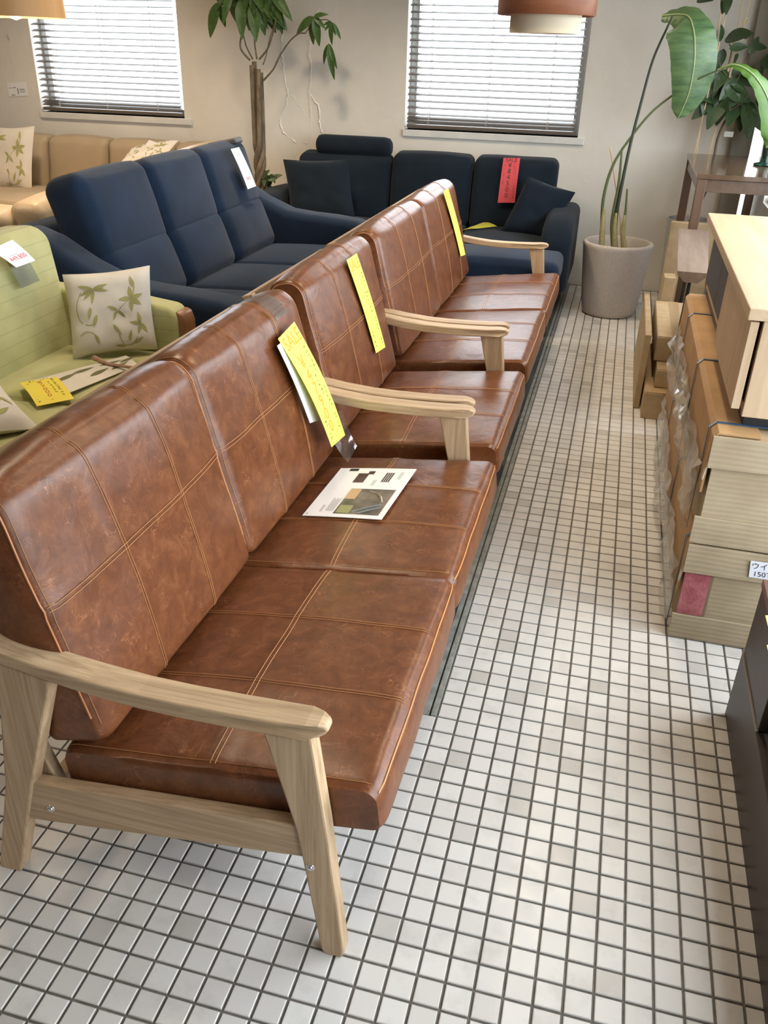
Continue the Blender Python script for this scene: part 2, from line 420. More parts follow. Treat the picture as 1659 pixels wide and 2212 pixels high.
class Cushion:
    """rounded, bulging upholstered block. half axes A, B, C are world vectors"""
    def __init__(s, c, A, B, C, r=.03, bulge=(.0, .0, .0), extra=None, nz=0.0, nscale=8.0, seed=0.0, boxed=0.0, boxed_low=None, endr=.010):
        s.c = Vector(c); s.ax = [Vector(A), Vector(B), Vector(C)]
        s.h = [a.length for a in s.ax]; s.d = [a.normalized() for a in s.ax]
        s.r = min(r, min(s.h) * .98); s.b = bulge if len(bulge) == 6 else (bulge[0], bulge[0], bulge[1], bulge[1], bulge[2], bulge[2])
        s.extra = extra; s.nz = nz; s.ns = nscale; s.seed = seed; s.R = boxed; s.er = endr; s.Rb = boxed if boxed_low is None else boxed_low
        if boxed: s.r = boxed
    def map(s, p):
        rr_ = s.r if (not s.R or p[2] > 0) else s.Rb
        q = [max(-(h - rr_), min(h - rr_, x)) for x, h in zip(p, s.h)]
        if s.R: q[1] = p[1]
        d = Vector([a - b for a, b in zip(p, q)])
        if s.R:      # rounded in profile, flat boxed ends
            k_ = max(abs(d[0]), abs(d[2])); n = d * (k_ / d.length / rr_) if d.length > 1e-9 else Vector((0, 0, 0))
        else:
            n = d.normalized() if d.length > 1e-9 else Vector((0, 0, 0))
        o = Vector(q) + n * rr_
        if s.R:
            w_ = math.exp(-((s.h[1] - abs(p[1])) / .011) ** 1.4)
            o[0] *= 1 - w_ * s.er * 1.3 / s.h[0]; o[2] *= 1 - w_ * s.er / s.h[2]
        k = [x / h for x, h in zip(p, s.h)]
        for i in range(3):
            j, l = (i + 1) % 3, (i + 2) % 3
            if abs(abs(k[i]) - 1) < 1e-6:
                bl = s.b[2 * i + (1 if k[i] > 0 else 0)]
                w = (1 - abs(k[j]) ** 2.5) * (1 - abs(k[l]) ** 2.5)
                o[i] += math.copysign(bl * w, k[i])
                if s.extra: o[i] += math.copysign(s.extra(i, k, s), k[i])
        if s.nz:
            v = noise.noise_vector(Vector((o[0] * s.ns + s.seed, o[1] * s.ns, o[2] * s.ns)))
            o += v * s.nz
        return s.c + s.d[0] * o[0] + s.d[1] * o[1] + s.d[2] * o[2]
    def axis(s, i, n):
        h, r = s.h[i], s.r; k = 3
        e = [h - r + r * math.sin(math.pi / 4 * j / k) / math.sin(math.pi / 4) * 1.0 for j in range(k + 1)]
        e = [h - r + r * math.tan(math.pi / 4 * j / k) for j in range(k + 1)]
        if s.R and i == 1:
            mid = [-h + .03 + 2 * (h - .03) * j / n for j in range(n + 1)]
            return [-h, -h + .005, -h + .010, -h + .018] + mid + [h - .018, h - .010, h - .005, h]
        mid = [-(h - r) + 2 * (h - r) * j / n for j in range(1, n)]
        if s.R and s.Rb != s.R:
            b = [h - s.Rb + s.Rb * math.tan(math.pi / 4 * j / k) for j in range(k + 1)]
            lo = sorted(set([round(-x, 7) for x in e + b])); hi = sorted(set([round(x, 7) for x in e + b]))
            if i == 2: lo = [-x for x in reversed(b)]; hi = e; mid = [-(h - s.Rb) + (2 * h - s.Rb - r) * j / n for j in range(1, n)]
            return lo + mid + hi
        return [-x for x in reversed(e)] + mid + e
    def geo(s, n=(8, 8, 8)):
        L = [s.axis(i, n[i]) for i in range(3)]
        V, idx, Fc = [], {}, []
        def vid(p):
            key = tuple(round(x, 6) for x in p)
            if key not in idx: idx[key] = len(V); V.append(tuple(s.map(p)))
            return idx[key]
        for i in range(3):
            j, l = (i + 1) % 3, (i + 2) % 3
            for sg in (-1, 1):
                for a in range(len(L[j]) - 1):
                    for b in range(len(L[l]) - 1):
                        q = []
                        for (aa, bb) in ((a, b), (a + 1, b), (a + 1, b + 1), (a, b + 1)):
                            p = [0, 0, 0]; p[i] = sg * s.h[i]; p[j] = L[j][aa]; p[l] = L[l][bb]; q.append(vid(p))
                        Fc.append(tuple(q if sg > 0 else q[::-1]))
        return V, Fc
    def line(s, axis, sg, uv0, uv1, n=24, off=.0006):
        """polyline on face (axis, sg) between normalised (u,v) points"""
        j, l = (axis + 1) % 3, (axis + 2) % 3; out = []
        for k in range(n + 1):
            t = k / n; p = [0, 0, 0]; p[axis] = sg * s.h[axis]
            p[j] = (uv0[0] + (uv1[0] - uv0[0]) * t) * s.h[j]; p[l] = (uv0[1] + (uv1[1] - uv0[1]) * t) * s.h[l]
            out.append(s.map(p) + s.d[axis] * sg * off)
        return out

def pillow(c, U, V_, N, T, n=16, pinch=.07, seed=0):
    """scatter cushion: half axes U, V_, unit normal N, thickness T. returns geo and surface fn"""
    c, U, V_, N = Vector(c), Vector(U), Vector(V_), Vector(N).normalized()
    def f(u, v, sg):
        uu = u * (1 - pinch * (1 - abs(v) ** 1.6) * abs(u) ** 1.5); vv = v * (1 - pinch * (1 - abs(u) ** 1.6) * abs(v) ** 1.5)
        t = T * max(0, (1 - u ** 4)) ** .55 * max(0, (1 - v ** 4)) ** .55
        t *= 1 + .07 * noise.noise(Vector((u * 2 + seed, v * 2, sg)))
        w = .012 * noise.noise(Vector((u * 3 + seed, v * 3 + 5, 0)))
        return c + U * uu + V_ * vv + N * (sg * t + w * (1 - max(abs(u), abs(v)) ** 4))
    V, Fc = [], []
    for sg in (1, -1):
        k0 = len(V)
        for i in range(n + 1):
            for j in range(n + 1): V.append(tuple(f(-1 + 2 * i / n, -1 + 2 * j / n, sg)))
        for i in range(n):
            for j in range(n):
                a = k0 + i * (n + 1) + j; q = (a, a + n + 1, a + n + 2, a + 1)
                Fc.append(q if sg > 0 else q[::-1])
    bm = bmesh.new(); vs = [bm.verts.new(v) for v in V]
    for q in Fc: bm.faces.new([vs[i] for i in q])
    bmesh.ops.remove_doubles(bm, verts=bm.verts, dist=1e-5); bmesh.ops.recalc_face_normals(bm, faces=bm.faces)
    bm.verts.index_update()
    g = ([tuple(v.co) for v in bm.verts], [tuple(v.index for v in q.verts) for q in bm.faces]); bm.free()
    return g, f

_txt = {}
def text2d(s, size=1.0):
    """flat outline mesh of a string, in its own xy plane, centred"""
    if s in _txt: V, Fc = _txt[s]
    else:
        cu = bpy.data.curves.new('t', 'FONT'); cu.body = s; cu.size = 1.0; cu.resolution_u = 3
        cu.align_x = 'CENTER'; cu.align_y = 'CENTER'
        ob = bpy.data.objects.new('t', cu); COL.objects.link(ob)
        dg = bpy.context.evaluated_depsgraph_get()
        me = bpy.data.meshes.new_from_object(ob.evaluated_get(dg))
        V = [(v.co.x, v.co.y) for v in me.vertices]; Fc = [tuple(p.vertices) for p in me.polygons]
        bpy.data.objects.remove(ob); bpy.data.curves.remove(cu); bpy.data.meshes.remove(me)
        _txt[s] = (V, Fc)
    return [(x * size, y * size) for x, y in V], Fc

class Sheet:
    """paper sheet from four corners (TL, TR, BR, BL) with an optional bow; fn(u,v,off)"""
    def __init__(s, tl, tr, br, bl, bow=0.0, th=.0012, curl=0.0):
        s.c = [Vector(x) for x in (tl, tr, br, bl)]; s.bow = bow; s.th = th; s.curl = curl
        s.n = (s.c[1] - s.c[0]).cross(s.c[3] - s.c[0]).normalized()
        if s.n.dot(CAM - s.c[0]) < 0: s.n = -s.n
        s.w = (s.c[1] - s.c[0]).length; s.hgt = (s.c[3] - s.c[0]).length
    def fn(s, u, v, off=0.0):
        a = s.c[0].lerp(s.c[1], u); b = s.c[3].lerp(s.c[2], u)
        return a.lerp(b, v) + s.n * (off + s.bow * math.sin(math.pi * v) + s.curl * v ** 3)
    def geo(s, nu=3, nv=10):
        V, Fc = [], []
        for off in (0.0, s.th):
            for i in range(nv + 1):
                for j in range(nu + 1): V.append(tuple(s.fn(j / nu, i / nv, off)))
        k = (nu + 1) * (nv + 1)
        for i in range(nv):
            for j in range(nu):
                a = i * (nu + 1) + j; q = (a, a + 1, a + nu + 2, a + nu + 1)
                Fc.append(q); Fc.append(tuple(x + k for x in q[::-1]))
        rim = [j for j in range(nu + 1)] + [i * (nu + 1) + nu for i in range(1, nv + 1)] + [nv * (nu + 1) + j for j in range(nu - 1, -1, -1)] + [i * (nu + 1) for i in range(nv - 1, 0, -1)]
        for a, b in zip(rim, rim[1:] + rim[:1]): Fc.append((a, b, b + k, a + k))
        return V, Fc
    def put(s, V2, cu, cv, rot=0.0, sx=1.0):
        """place flat metric 2d verts with centre (cu,cv); rot turns text clockwise"""
        out = []
        for x, y in V2:
            x *= sx
            xr, yr = x * math.cos(rot) - y * math.sin(rot), x * math.sin(rot) + y * math.cos(rot)
            out.append(tuple(s.fn(cu + xr / s.w, cv - yr / s.hgt, s.th + .0005)))
        return out
    def text(s, string, size, cu, cv, rot=0.0, sx=1.0):
        V2, Fc = text2d(string, size); return s.put(V2, cu, cv, rot, sx), Fc
    def rect(s, u0, u1, v0, v1, off=.0004, n=4):
        V, Fc = [], []
        for i in range(n + 1):
            v = v0 + (v1 - v0) * i / n
            V += [tuple(s.fn(u0, v, s.th + off)), tuple(s.fn(u1, v, s.th + off))]
            if i: Fc.append((2 * i - 2, 2 * i - 1, 2 * i + 1, 2 * i))
        return V, Fc
    def scribble(s, u, v0, v1, w=.02, n=9, r=.0007, seed=0, along='v'):
        """a row of handwritten little strokes"""
        rnd = random.Random(seed); gs = []
        for k in range(n):
            t = v0 + (v1 - v0) * (k + .5) / n; d = abs(v1 - v0) / n * .36
            if rnd.random() < .12: continue
            for q in range(rnd.choice((1, 2, 2, 3))):
                pts = []
                for m in range(3):
                    a, b = rnd.uniform(-1, 1) * w, t + rnd.uniform(-1, 1) * d
                    uu, vv = (u + a, b) if along == 'v' else (b, u + a)
                    pts.append(s.fn(uu, vv, s.th + .0006))
                gs.append(tube(pts, r, 3))
        return join(*gs)

# ------------------------------------------------------------------ the room
def struct(name, geo, mat, smooth=False, parent=None):
    o = mobj(name, geo[0], geo[1], mat, parent, smooth); o['kind'] = 'structure'; return o

floor = struct('floor', box(XL, XR + .2, YN, YB + .05, -.08, -.004), GROUT)
RX0 = -.088                                              # tiles stop at the steel rail here beyond Y = .57
def tile_ok(ci, ri):
    x0, y0 = ci * S, ri * S
    if x0 < -.06 - .0525 * 0 and y0 >= 11 * S - .01 and x0 + S > -1.15 and ci < -1 + 0: return False
    return True
J = .0026
def tile_geo():
    a, b, d = S / 2 - J, S / 2 - J - .0016, .0014
    V = [(-a, -a, -.0045), (a, -a, -.0045), (a, a, -.0045), (-a, a, -.0045), (-a, -a, -d), (a, -a, -d), (a, a, -d), (-a, a, -d), (-b, -b, 0), (b, -b, 0), (b, b, 0), (-b, b, 0)]
    Fc = [(8, 9, 10, 11)]
    for k in (0, 4):
        for i in range(4): Fc.append((k + i, k + (i + 1) % 4, k + 4 + (i + 1) % 4, k + 4 + i))
    return V, Fc
TV, TF = tile_geo()
tme = bpy.data.meshes.new('tile'); tme.from_pydata(TV, [], TF); tme.materials.append(TILE)
cells = [(c, r) for c in range(-46, 20) for r in range(-20, 102) if tile_ok(c, r)]
def seen(c, r):
    d = Vector(((c + .5) * S, (r + .5) * S, 0)) - CAM; z = d.dot(FWD)
    if z < .1: return None
    u, v = IW / 2 + F_PX * d.dot(RGT) / z, IH / 2 - F_PX * d.dot(UPV) / z
    if u < -20 or u > IW + 20 or v > IH + 30 or v < 0: return None
    if c > 12 and r < 16: return None
    if r > -3 and c < -1 and r < 8 and c > -14: return z + .8
    if c < -1: return z + .6
    return z
near = sorted([(seen(c, r), c, r) for c, r in cells if seen(c, r) is not None])[:300]
nearset = {(c, r) for _, c, r in near}
for z, c, r in near:
    o = bpy.data.objects.new('tile', tme); COL.objects.link(o); o.parent = floor; o.location = ((c + .5) * S, (r + .5) * S, random.uniform(-.0004, .0002))
V, Fc = [], []
for c, r in cells:
    if (c, r) in nearset: continue
    k = len(V); dz = random.uniform(-.0004, .0002)
    V += [(x + (c + .5) * S, y + (r + .5) * S, z + dz) for x, y, z in TV]; Fc += [tuple(i + k for i in q) for q in TF]
o = mobj('tile_field', V, Fc, TILE, floor); o['kind'] = 'stuff'

# worn steel rails and the slate-grey inlay they edge
struct('floor_inlay', box(-1.15, -.0905, .575, YB, -.01, .0015), SLATE)
struct('trim_1', bbox(-.0685, -.0545, .575, YB - .01, -.01, .004, .001, 1), GALV)
struct('trim_2', bbox(-.0885, -.0735, .575, YB - .01, -.01, .0025, .001, 1), GALV)

WT = .20
WIN = [(-4.29, -3.06, .985, 2.10), (-1.345, -.125, .985, 2.10)]
ps = []
xs = [XL - .1, WIN[0][0], WIN[0][1], WIN[1][0], WIN[1][1], XR + .2]
ps.append(box(xs[0], xs[1], YB, YB + WT, -.05, ZC)); ps.append(box(xs[2], xs[3], YB, YB + WT, -.05, ZC)); ps += [box(xs[4], .985, YB, YB + WT, -.05, ZC), box(.985, xs[5], YB, YB + WT, -.05, .30), box(.985, xs[5], YB, YB + WT, 1.24, ZC)]
for a, b, z0, z1 in WIN:
    ps.append(box(a, b, YB, YB + WT, -.05, z0)); ps.append(box(a, b, YB, YB + WT, z1, ZC))
wall_back = struct('wall_back', join(*ps), WALLM)
struct('shade_pillar', join(bbox(.865, .985, 5.30, YB, 0, ZC, .006), box(.985, XR, 5.30, YB, 1.24, ZC)), SHADE_TAUPE)  # added pier and lintel, their dark colour stands in for corner shade
w5 = struct('window_4', join(box(.985, XR + .0, YB + .10, YB + .14, .30, .33), box(.985, 1.0, YB + .10, YB + .14, .33, 1.24)), FRAMEW)
mobj('pane', *box(1.0, XR + .18, YB + .118, YB + .122, .33, 1.24), GLASS, w5)
struct('wall_left', box(XL - .1, XL, YN, YB, -.05, ZC), noisy('tan_plaster', (.26, .21, .15), (.32, .26, .19), 3, .8, .3, .01))
struct('ceiling', box(XL, XR + .3, YN, YB, ZC, ZC + .1), noisy('ceiling_paint', (.56, .54, .50), (.62, .60, .56), 4, .8, .2))
# wall behind the photographer
ps = [box(XL - .1, XR + .2, YN - .1, YN, -.05, ZC)]
struct('wall_front', join(*ps), noisy('grey_plaster', (.24, .23, .21), (.30, .285, .26), 3, .8, .3, .01))
# street side: low kerb, head wall, white posts and panes
struct('wall_right', join(box(XR, XR + .18, GY0, 2.9, -.05, .10), box(XR, XR + .18, 2.9, YB, -.05, .72), box(XR, XR + .18, GY0, YB, HEAD, ZC), box(XR, XR + .18, YN, GY0, -.05, ZC), box(XR, XR + .18, 4.80, YB, .72, HEAD)), WALLM)  # far kerb raised and ends closed, unseen, to hold back daylight
posts = [(GY0 + .035, .1), (-.1, .1), (1.35, .1), (2.9, .72), (3.915, .72)]
for i, (y, zb_) in enumerate(posts):
    struct('trim_%d' % (3 + i), bbox(XR - .005, XR + .09, y - .035, y + .035, zb_, HEAD, .004), FRAMEW)
w4 = struct('window_3', join(box(XR + .03, XR + .06, GY0 + .07, 2.865, .10, .14), box(XR + .03, XR + .06, 2.935, 3.88, .72, .76), box(XR + .03, XR + .06, 3.95, 4.80, .72, .76)), FRAMEW)
for y0, y1, z0 in ((GY0 + .07, -.135, .14), (-.065, 1.315, .14), (1.385, 2.865, .14), (2.935, 3.88, .76), (3.95, 4.80, .76)):
    mobj('pane', *box(XR + .04, XR + .046, y0, y1, z0, HEAD), GLASS, w4)
# pavement outside
PAVE = noisy('pavement', (.32, .31, .30), (.42, .41, .40), 3, .9, .2, .01)
struct('ground', box(-40, 40, -40, 40, -.3, -.12), PAVE)

# plaster cracks and ridges on the back wall
def crack(px, r=.0045, seed=0, y=None):
    rnd = random.Random(seed); base = [atY(u, v, (YB if y is None else y)) for u, v in px]
    pts = [p + Vector((rnd.uniform(-.008, .008), 0, rnd.uniform(-.008, .008))) for p in smoothline(base, 7)]
    pts = [Vector((p.x, p.y + r * .3, p.z)) for p in pts]
    g = tube(pts, [r * rnd.uniform(.5, 1.3) for _ in pts], 5)
    mobj('plaster_crack', g[0], g[1], WALLM, wall_back, True)
crack([(612, 55), (608, 110), (615, 160), (620, 215), (605, 255), (612, 285), (640, 310)], .008, 1)
crack([(686, 20), (668, 90), (672, 150), (667, 200), (672, 260), (660, 310)], .010, 2)
crack([(672, 205), (688, 235), (690, 270), (697, 290)], .008, 3)
crack([(625, 200), (648, 230), (660, 250)], .003, 4)
crack([(440, 120), (455, 170), (452, 210), (440, 220)], .003, 5)
crack([(728, 0), (727, 120), (728, 240)], .0016, 6)
crack([(410, 262), (417, 285), (420, 305)], .004, 7)

# back windows: sill, frame, glass, venetian blind
sill_px = []
def slat_geo(x0, x1, y, z, tilt, w=.05):
    dy, dz = w / 2 * math.cos(tilt), w / 2 * math.sin(tilt)
    V, Fc = [], []
    prof = []
    for k in range(5):
        t = -1 + k * .5; cam_ = .0022 * (1 - t * t)
        prof.append((y + dy * t - math.sin(tilt) * cam_, z + dz * t + math.cos(tilt) * cam_))
    n = len(prof)
    for x in (x0, x1):
        for th in (0, -.0024):
            for (yy, zz) in prof: V.append((x, yy, zz + th))
    for i in range(n - 1):
        Fc.append((i, i + 1, 2 * n + i + 1, 2 * n + i)); Fc.append((n + i, 3 * n + i, 3 * n + i + 1, n + i + 1))
        Fc.append((i, n + i, n + i + 1, i + 1)); Fc.append((2 * n + i, 2 * n + i + 1, 3 * n + i + 1, 3 * n + i))
    Fc.append((0, 2 * n, 3 * n, n)); Fc.append((n - 1, 2 * n - 1, 4 * n - 1, 3 * n - 1))
    return V, Fc
blind_lab = ['dark slatted venetian blind over the window above the beige sofa', 'dark slatted venetian blind over the window above the long navy sofa']
for wi, (a, b, z0, z1) in enumerate(WIN):
    w = struct('window_%d' % (wi + 1), join(box(a, b, YB + .13, YB + .17, z0, z0 + .05), box(a, b, YB + .13, YB + .17, z1 - .05, z1), box(a, a + .05, YB + .13, YB + .17, z0 + .05, z1 - .05), box(b - .05, b, YB + .13, YB + .17, z0 + .05, z1 - .05)), ALU)
    mobj('pane', *box(a + .05, b - .05, YB + .148, YB + .152, z0 + .05, z1 - .05), GLASS, w)
    mobj('window_sill', *bbox(a - .01, b + (.06 if wi == 0 else .045), YB - .018, YB + .13, z0 - .045, z0, .004), FRAMEW, w)
    xa, xb = a + .015, b - .03
    bl = Thing('venetian_blind', blind_lab[wi], 'blind', ((a + b) / 2, YB + .03, z0 + .02), 'venetian blinds on the back wall')
    bl.part('bottom_rail', bbox(xa, xb, YB - .0, YB + .05, z0 + .012, z0 + .034, .004), SLATM)
    zs = [z0 + .058, z0 + .078, z0 + .104]
    while zs[-1] < 1.93: zs.append(zs[-1] + .0415)
    for z in zs: bl.part('slat', slat_geo(xa, xb, YB + .026, z, math.radians(16 if z > z0 + .1 else 22)), SLATM)
    bl.part('head_rail', bbox(xa, xb, YB, YB + .055, z1 - .06, z1 - .005, .003), SLATM)
    for f in (.13, .48, .84):
        x = xa + (xb - xa) * f
        bl.part('ladder_cord', join(tube([(x, YB - .001, z0 + .034), (x, YB - .001, z1 - .06)], .0013, 5), tube([(x, YB + .053, z0 + .034), (x, YB + .053, z1 - .06)], .0013, 5)), CORD)
        bl.part('lift_cord', tube([(x + .006, YB - .004, z0 + .03), (x + .012, YB - .004, z0 + .12), (x + .005, YB - .003, z1 - .06)], .0012, 5), CORD)

# ------------------------------------------------------------------ leather and ash seats
def leather_seat(ya, yb, n, label, cat, dx=0.0, dz=0.0, name='leather_sofa', fine=True):
    T = Thing(name, label, cat, (-.45 + dx, (ya + yb) / 2, 0), 'brown leather seats in a row')
    X = lambda pts: [(p[0] + dx, p[1]) for p in pts]
    low = [(-.130, .532), (-.148, .531), (-.20, .525), (-.27, .521), (-.36, .519), (-.44, .520), (-.53, .527), (-.61, .538), (-.69, .553), (-.775, .574)]
    top = [(-.785, .600), (-.69, .581), (-.61, .567), (-.53, .557), (-.44, .550), (-.36, .549), (-.27, .551), (-.20, .554), (-.150, .5575), (-.130, .557), (-.118, .553), (-.114, .545), (-.120, .537)]
    for side in (0, 1):
        y0 = ya if side == 0 else yb - .055; y1 = y0 + .055
        ly0, ly1 = (ya + .004, ya + .039) if side == 0 else (yb - .039, yb - .004)
        av, af = prism(X(low + top), y0, y1, 'xz'); ym = (y0 + y1) / 2
        av = [(x, ym + (y - ym) * (1 - max(0, min(1, (x - dx + .165) / .051)) ** 2.2 * .62), z) for x, y, z in av]
        T.part('armrest', bevelled((av, af), .006, 3), ASHX, smooth=False)
        fl = T.part('front_leg', prism(X([(-.222, .524), (-.140, .530), (-.116, .332), (-.086, .012), (-.090, .0), (-.124, 0), (-.130, .012), (-.171, .315)]), ly0, ly1, 'xz', .004, 2), ASHZ)
        rl = T.part('rear_leg', prism(X([(-.705, .556), (-.605, .538), (-.692, .27), (-.772, .0), (-.822, 0), (-.755, .25)]), ly0, ly1, 'xz', .004, 2), ASHZ)
        r0, r1 = (ly0 + .006, ly1 - .002) if side == 0 else (ly0 + .002, ly1 - .006)
        sr = T.part('side_rail', prism(X([(-.735, .262), (-.16, .322), (-.15, .247), (-.745, .160)]), r0, r1, 'xz', .003, 2), ASHX)
        out = -1 if side == 0 else 1
        for (bx, bz, yy, par) in ((-.668, .208, r0 if side == 0 else r1, sr), (-.147, .231, ly0 if side == 0 else ly1, fl)):
            pr = [(0.0045, -.004), (.0085, -.004), (.0085, .0005), (.007, .0015), (.0055, .0015), (.0055, .003), (.0035, .0045), (.0001, .005)]
            V = []; Fc = []; nn = 14
            for (r, h) in pr:
                for k in range(nn):
                    a = 2 * math.pi * k / nn; V.append((bx + dx + r * math.cos(a), yy + out * h, bz + r * math.sin(a)))
            for i in range(len(pr) - 1):
                for k in range(nn): Fc.append((i * nn + k, i * nn + (k + 1) % nn, (i + 1) * nn + (k + 1) % nn, (i + 1) * nn + k))
            T.part('bolt', (V, Fc), STEEL, par, True)
        # back upright
        u0, u1 = (ya + .042, ya + .068) if side == 0 else (yb - .068, yb - .042)
        T.part('back_post', prism(X([(-.655, .20), (-.70, .20), (-.87, .80), (-.835, .81)]), u0, u1, 'xz', .003, 2), ASHZ)
    T.part('front_rail', bevelled(prism(X([(-.175, .235), (-.15, .24), (-.155, .315), (-.18, .31)]), ya + .035, yb - .035, 'xz'), .003), ASHY)
    T.part('rear_rail', bevelled(prism(X([(-.70, .17), (-.67, .17), (-.67, .235), (-.70, .235)]), ya + .035, yb - .035, 'xz'), .003), ASHY)
    for zz in (.48, .62, .765):
        xx = -.655 - (zz - .20) * .30 - .035
        T.part('back_slat', bevelled(prism(X([(xx, zz - .03), (xx - .018, zz + .03), (xx + .0, zz + .035), (xx + .018, zz - .025)]), ya + .05, yb - .05, 'xz'), .003), ASHY)
    s0, s1 = ya + .042, yb - .042
    W = (s1 - s0) / n
    # seat axes
    rear_t, front_t = Vector((-.652 + dx, 0, .336)), Vector((-.036 + dx, 0, .410))
    ad = (front_t - rear_t); al = ad.length; ad.normalize(); an = Vector((-ad.z, 0, ad.x))
    th = .103
    for k in range(n):
        yc = s0 + W * (k + .5)
        c = rear_t + ad * al / 2 - an * th / 2; c.y = yc
        def seat_extra(i, kk, s):
            if i != 2 or kk[2] < 0: return 0.0
            g = 0.0
            for q in (0.0,): g += math.exp(-((kk[0] - q) * s.h[0] / .010) ** 2)
            for q in (-.33, .33): g += math.exp(-((kk[1] - q) * s.h[1] / .010) ** 2)
            return -.0028 * min(g, 1.2)
        cu = Cushion(c, ad * al / 2, Vector((0, W / 2 - .0012, 0)), an * th / 2, .030, (.004, .004, .004, .004, .0, .014), seat_extra, .0022, 9, k * 3.1 + ya, .030, .016, .006)
        sc = T.part('seat_cushion', cu.geo((22, 26, 3) if fine else (12, 14, 3)), BROWN, smooth=True)
        gs = []
        for off in (-.005, .005):
            o0 = off / cu.h[0]; gs.append(tube(cu.line(2, 1, (o0, -.97), (o0, .97), 40), .00075, 4))
        for q in (-.33, .33):
            for off in (-.0035, .0035):
                o1 = q + off / cu.h[1]; gs.append(tube(cu.line(2, 1, (-.97, o1), (.97, o1), 40), .00075, 4))
        gs.append(tube(cu.line(2, 1, (-.95, -.955), (.95, -.955), 40), .0008, 4))
        T.part('stitching', join(*gs), THREAD, sc, True)
        gp = [tube(cu.line(0, 1, (-.97, .80), (.97, .80), 30, .001), .0013, 5), tube(cu.line(0, 1, (-.97, .74), (.97, .74), 30, .0006), .0008, 4)]
        T.part('front_piping', join(*gp), THREAD, sc, True)
        # back cushion
        bd = Vector((-.118, 0, .456)).normalized(); bn = Vector((bd.z, 0, -bd.x))
        base = Vector((-.542 + dx, yc, .372)); bl, bt = .520, .135
        cb = base + bd * bl / 2 - bn * bt / 2
        def back_extra(i, kk, s):
            if i == 0 and kk[0] > 0:
                g = math.exp(-((kk[2] - .10) * s.h[2] / .010) ** 2)
                for q in (-.34, .34): g += math.exp(-((kk[1] - q) * s.h[1] / .010) ** 2)
                return -.003 * min(g, 1.2)
            if i == 2 and kk[2] > 0:
                w = max(0.0, 1 - abs(kk[0])) * .006
                return w * math.sin(kk[1] * s.h[1] * 130 + math.sin(kk[1] * 11) * 2 + s.seed) * .5
            return 0.0
        cu = Cushion(cb, bn * bt / 2, Vector((0, W / 2 - .0025, 0)), bd * bl / 2, .048, (.01, .016, .010, .010, 0, .012), back_extra, .0030, 8, k * 5.3 + ya * 2, .054, .016, .010)
        bc = T.part('back_cushion', cu.geo((4, 26, 24) if fine else (3, 14, 12)), BROWN, smooth=True)
        gs = []
        for off in (-.0045, .0045):
            v = .10 + off / cu.h[2]; gs.append(tube(cu.line(0, 1, (-.985, v), (.985, v), 40), .00075, 4))
        for q in (-.34, .34):
            for off in (-.0035, .0035):
                u = q + off / cu.h[1]; gs.append(tube(cu.line(0, 1, (u, -.98), (u, .99), 40) + cu.line(2, 1, (.96, u), (.0, u), 16), .00075, 4))
        T.part('stitching', join(*gs), THREAD, bc, True)
        for sg in (-1, 1):
            gp = []
            lp = cu.line(0, 1, (sg * 1.0, -.80), (sg * 1.0, .999), 30, .0) + cu.line(2, 1, (.999, sg * 1.0), (-.999, sg * 1.0), 12, .0)
            gp.append(tube(lp, .0022, 5))
            ls = cu.line(0, 1, (sg * .972, -.86), (sg * .972, .999), 30, .0008) + cu.line(2, 1, (.999, sg * .972), (-.6, sg * .972), 10, .0008)
            gp.append(tube(ls, .00075, 4))
            T.part('side_piping', gp[0], PIPING, bc, True); T.part('stitching', gp[1], THREAD, bc, True)
        T.__dict__.setdefault('backs', []).append(cu)
    return T

SOFA1 = leather_seat(-.117, 1.322, 2, 'nearest brown leather two-seat sofa with pale ash frame and a brochure on it', 'sofa')
CHAIR = leather_seat(1.336, 2.172, 1, 'single-seat brown leather armchair between the two leather sofas', 'armchair', -.012, name='leather_armchair', fine=False)
SOFA3 = leather_seat(2.188, 3.905, 2, 'farthest brown leather two-seat sofa, in front of the navy footstool', 'sofa', -.018, fine=False)

BP0 = Vector((-.542, 0, .372)); BD = Vector((-.118, 0, .456)).normalized(); BN = Vector((BD.z, 0, -BD.x))
def onback(u, v, off=.018, dx=0.0): return atP(u, v, BP0 + BN * off + Vector((dx, 0, 0)), BN)

# price papers on the leather seats
def sale_tag(label, corners, off, dx, price, loc_z, seed, mat=YELLOW, head='SALE', inkp=INKO, bow=.004, group=None, small=True):
    c = [onback(u, v, o, dx) for (u, v), o in zip(corners, off)]
    sh = Sheet(*c, bow=bow)
    T = Thing('price_tag', label, 'price tag', (c[0] + c[1] + c[2] + c[3]) / 4, 'yellow sale papers on the leather seats')
    p = T.part('paper', sh.geo(3, 12), mat)
    g = sh.text(head, sh.w * .42, .52, .085)
    T.part('heading', g, inkp)
    if price:
        gs = []
        for i, ch in enumerate(price): gs.append(sh.text(ch, sh.w * .42, .40, .27 + i * .115))
        T.part('price', join(*gs), inkp)
    if small:
        T.part('handwriting', join(sh.scribble(.83, .17, .95, .05, 20, .0008, seed), sh.scribble(.66, .32, .60, .05, 7, .0008, seed + 1), sh.scribble(.2, .72, .95, .05, 6, .0008, seed + 2)), INKG)
    return T
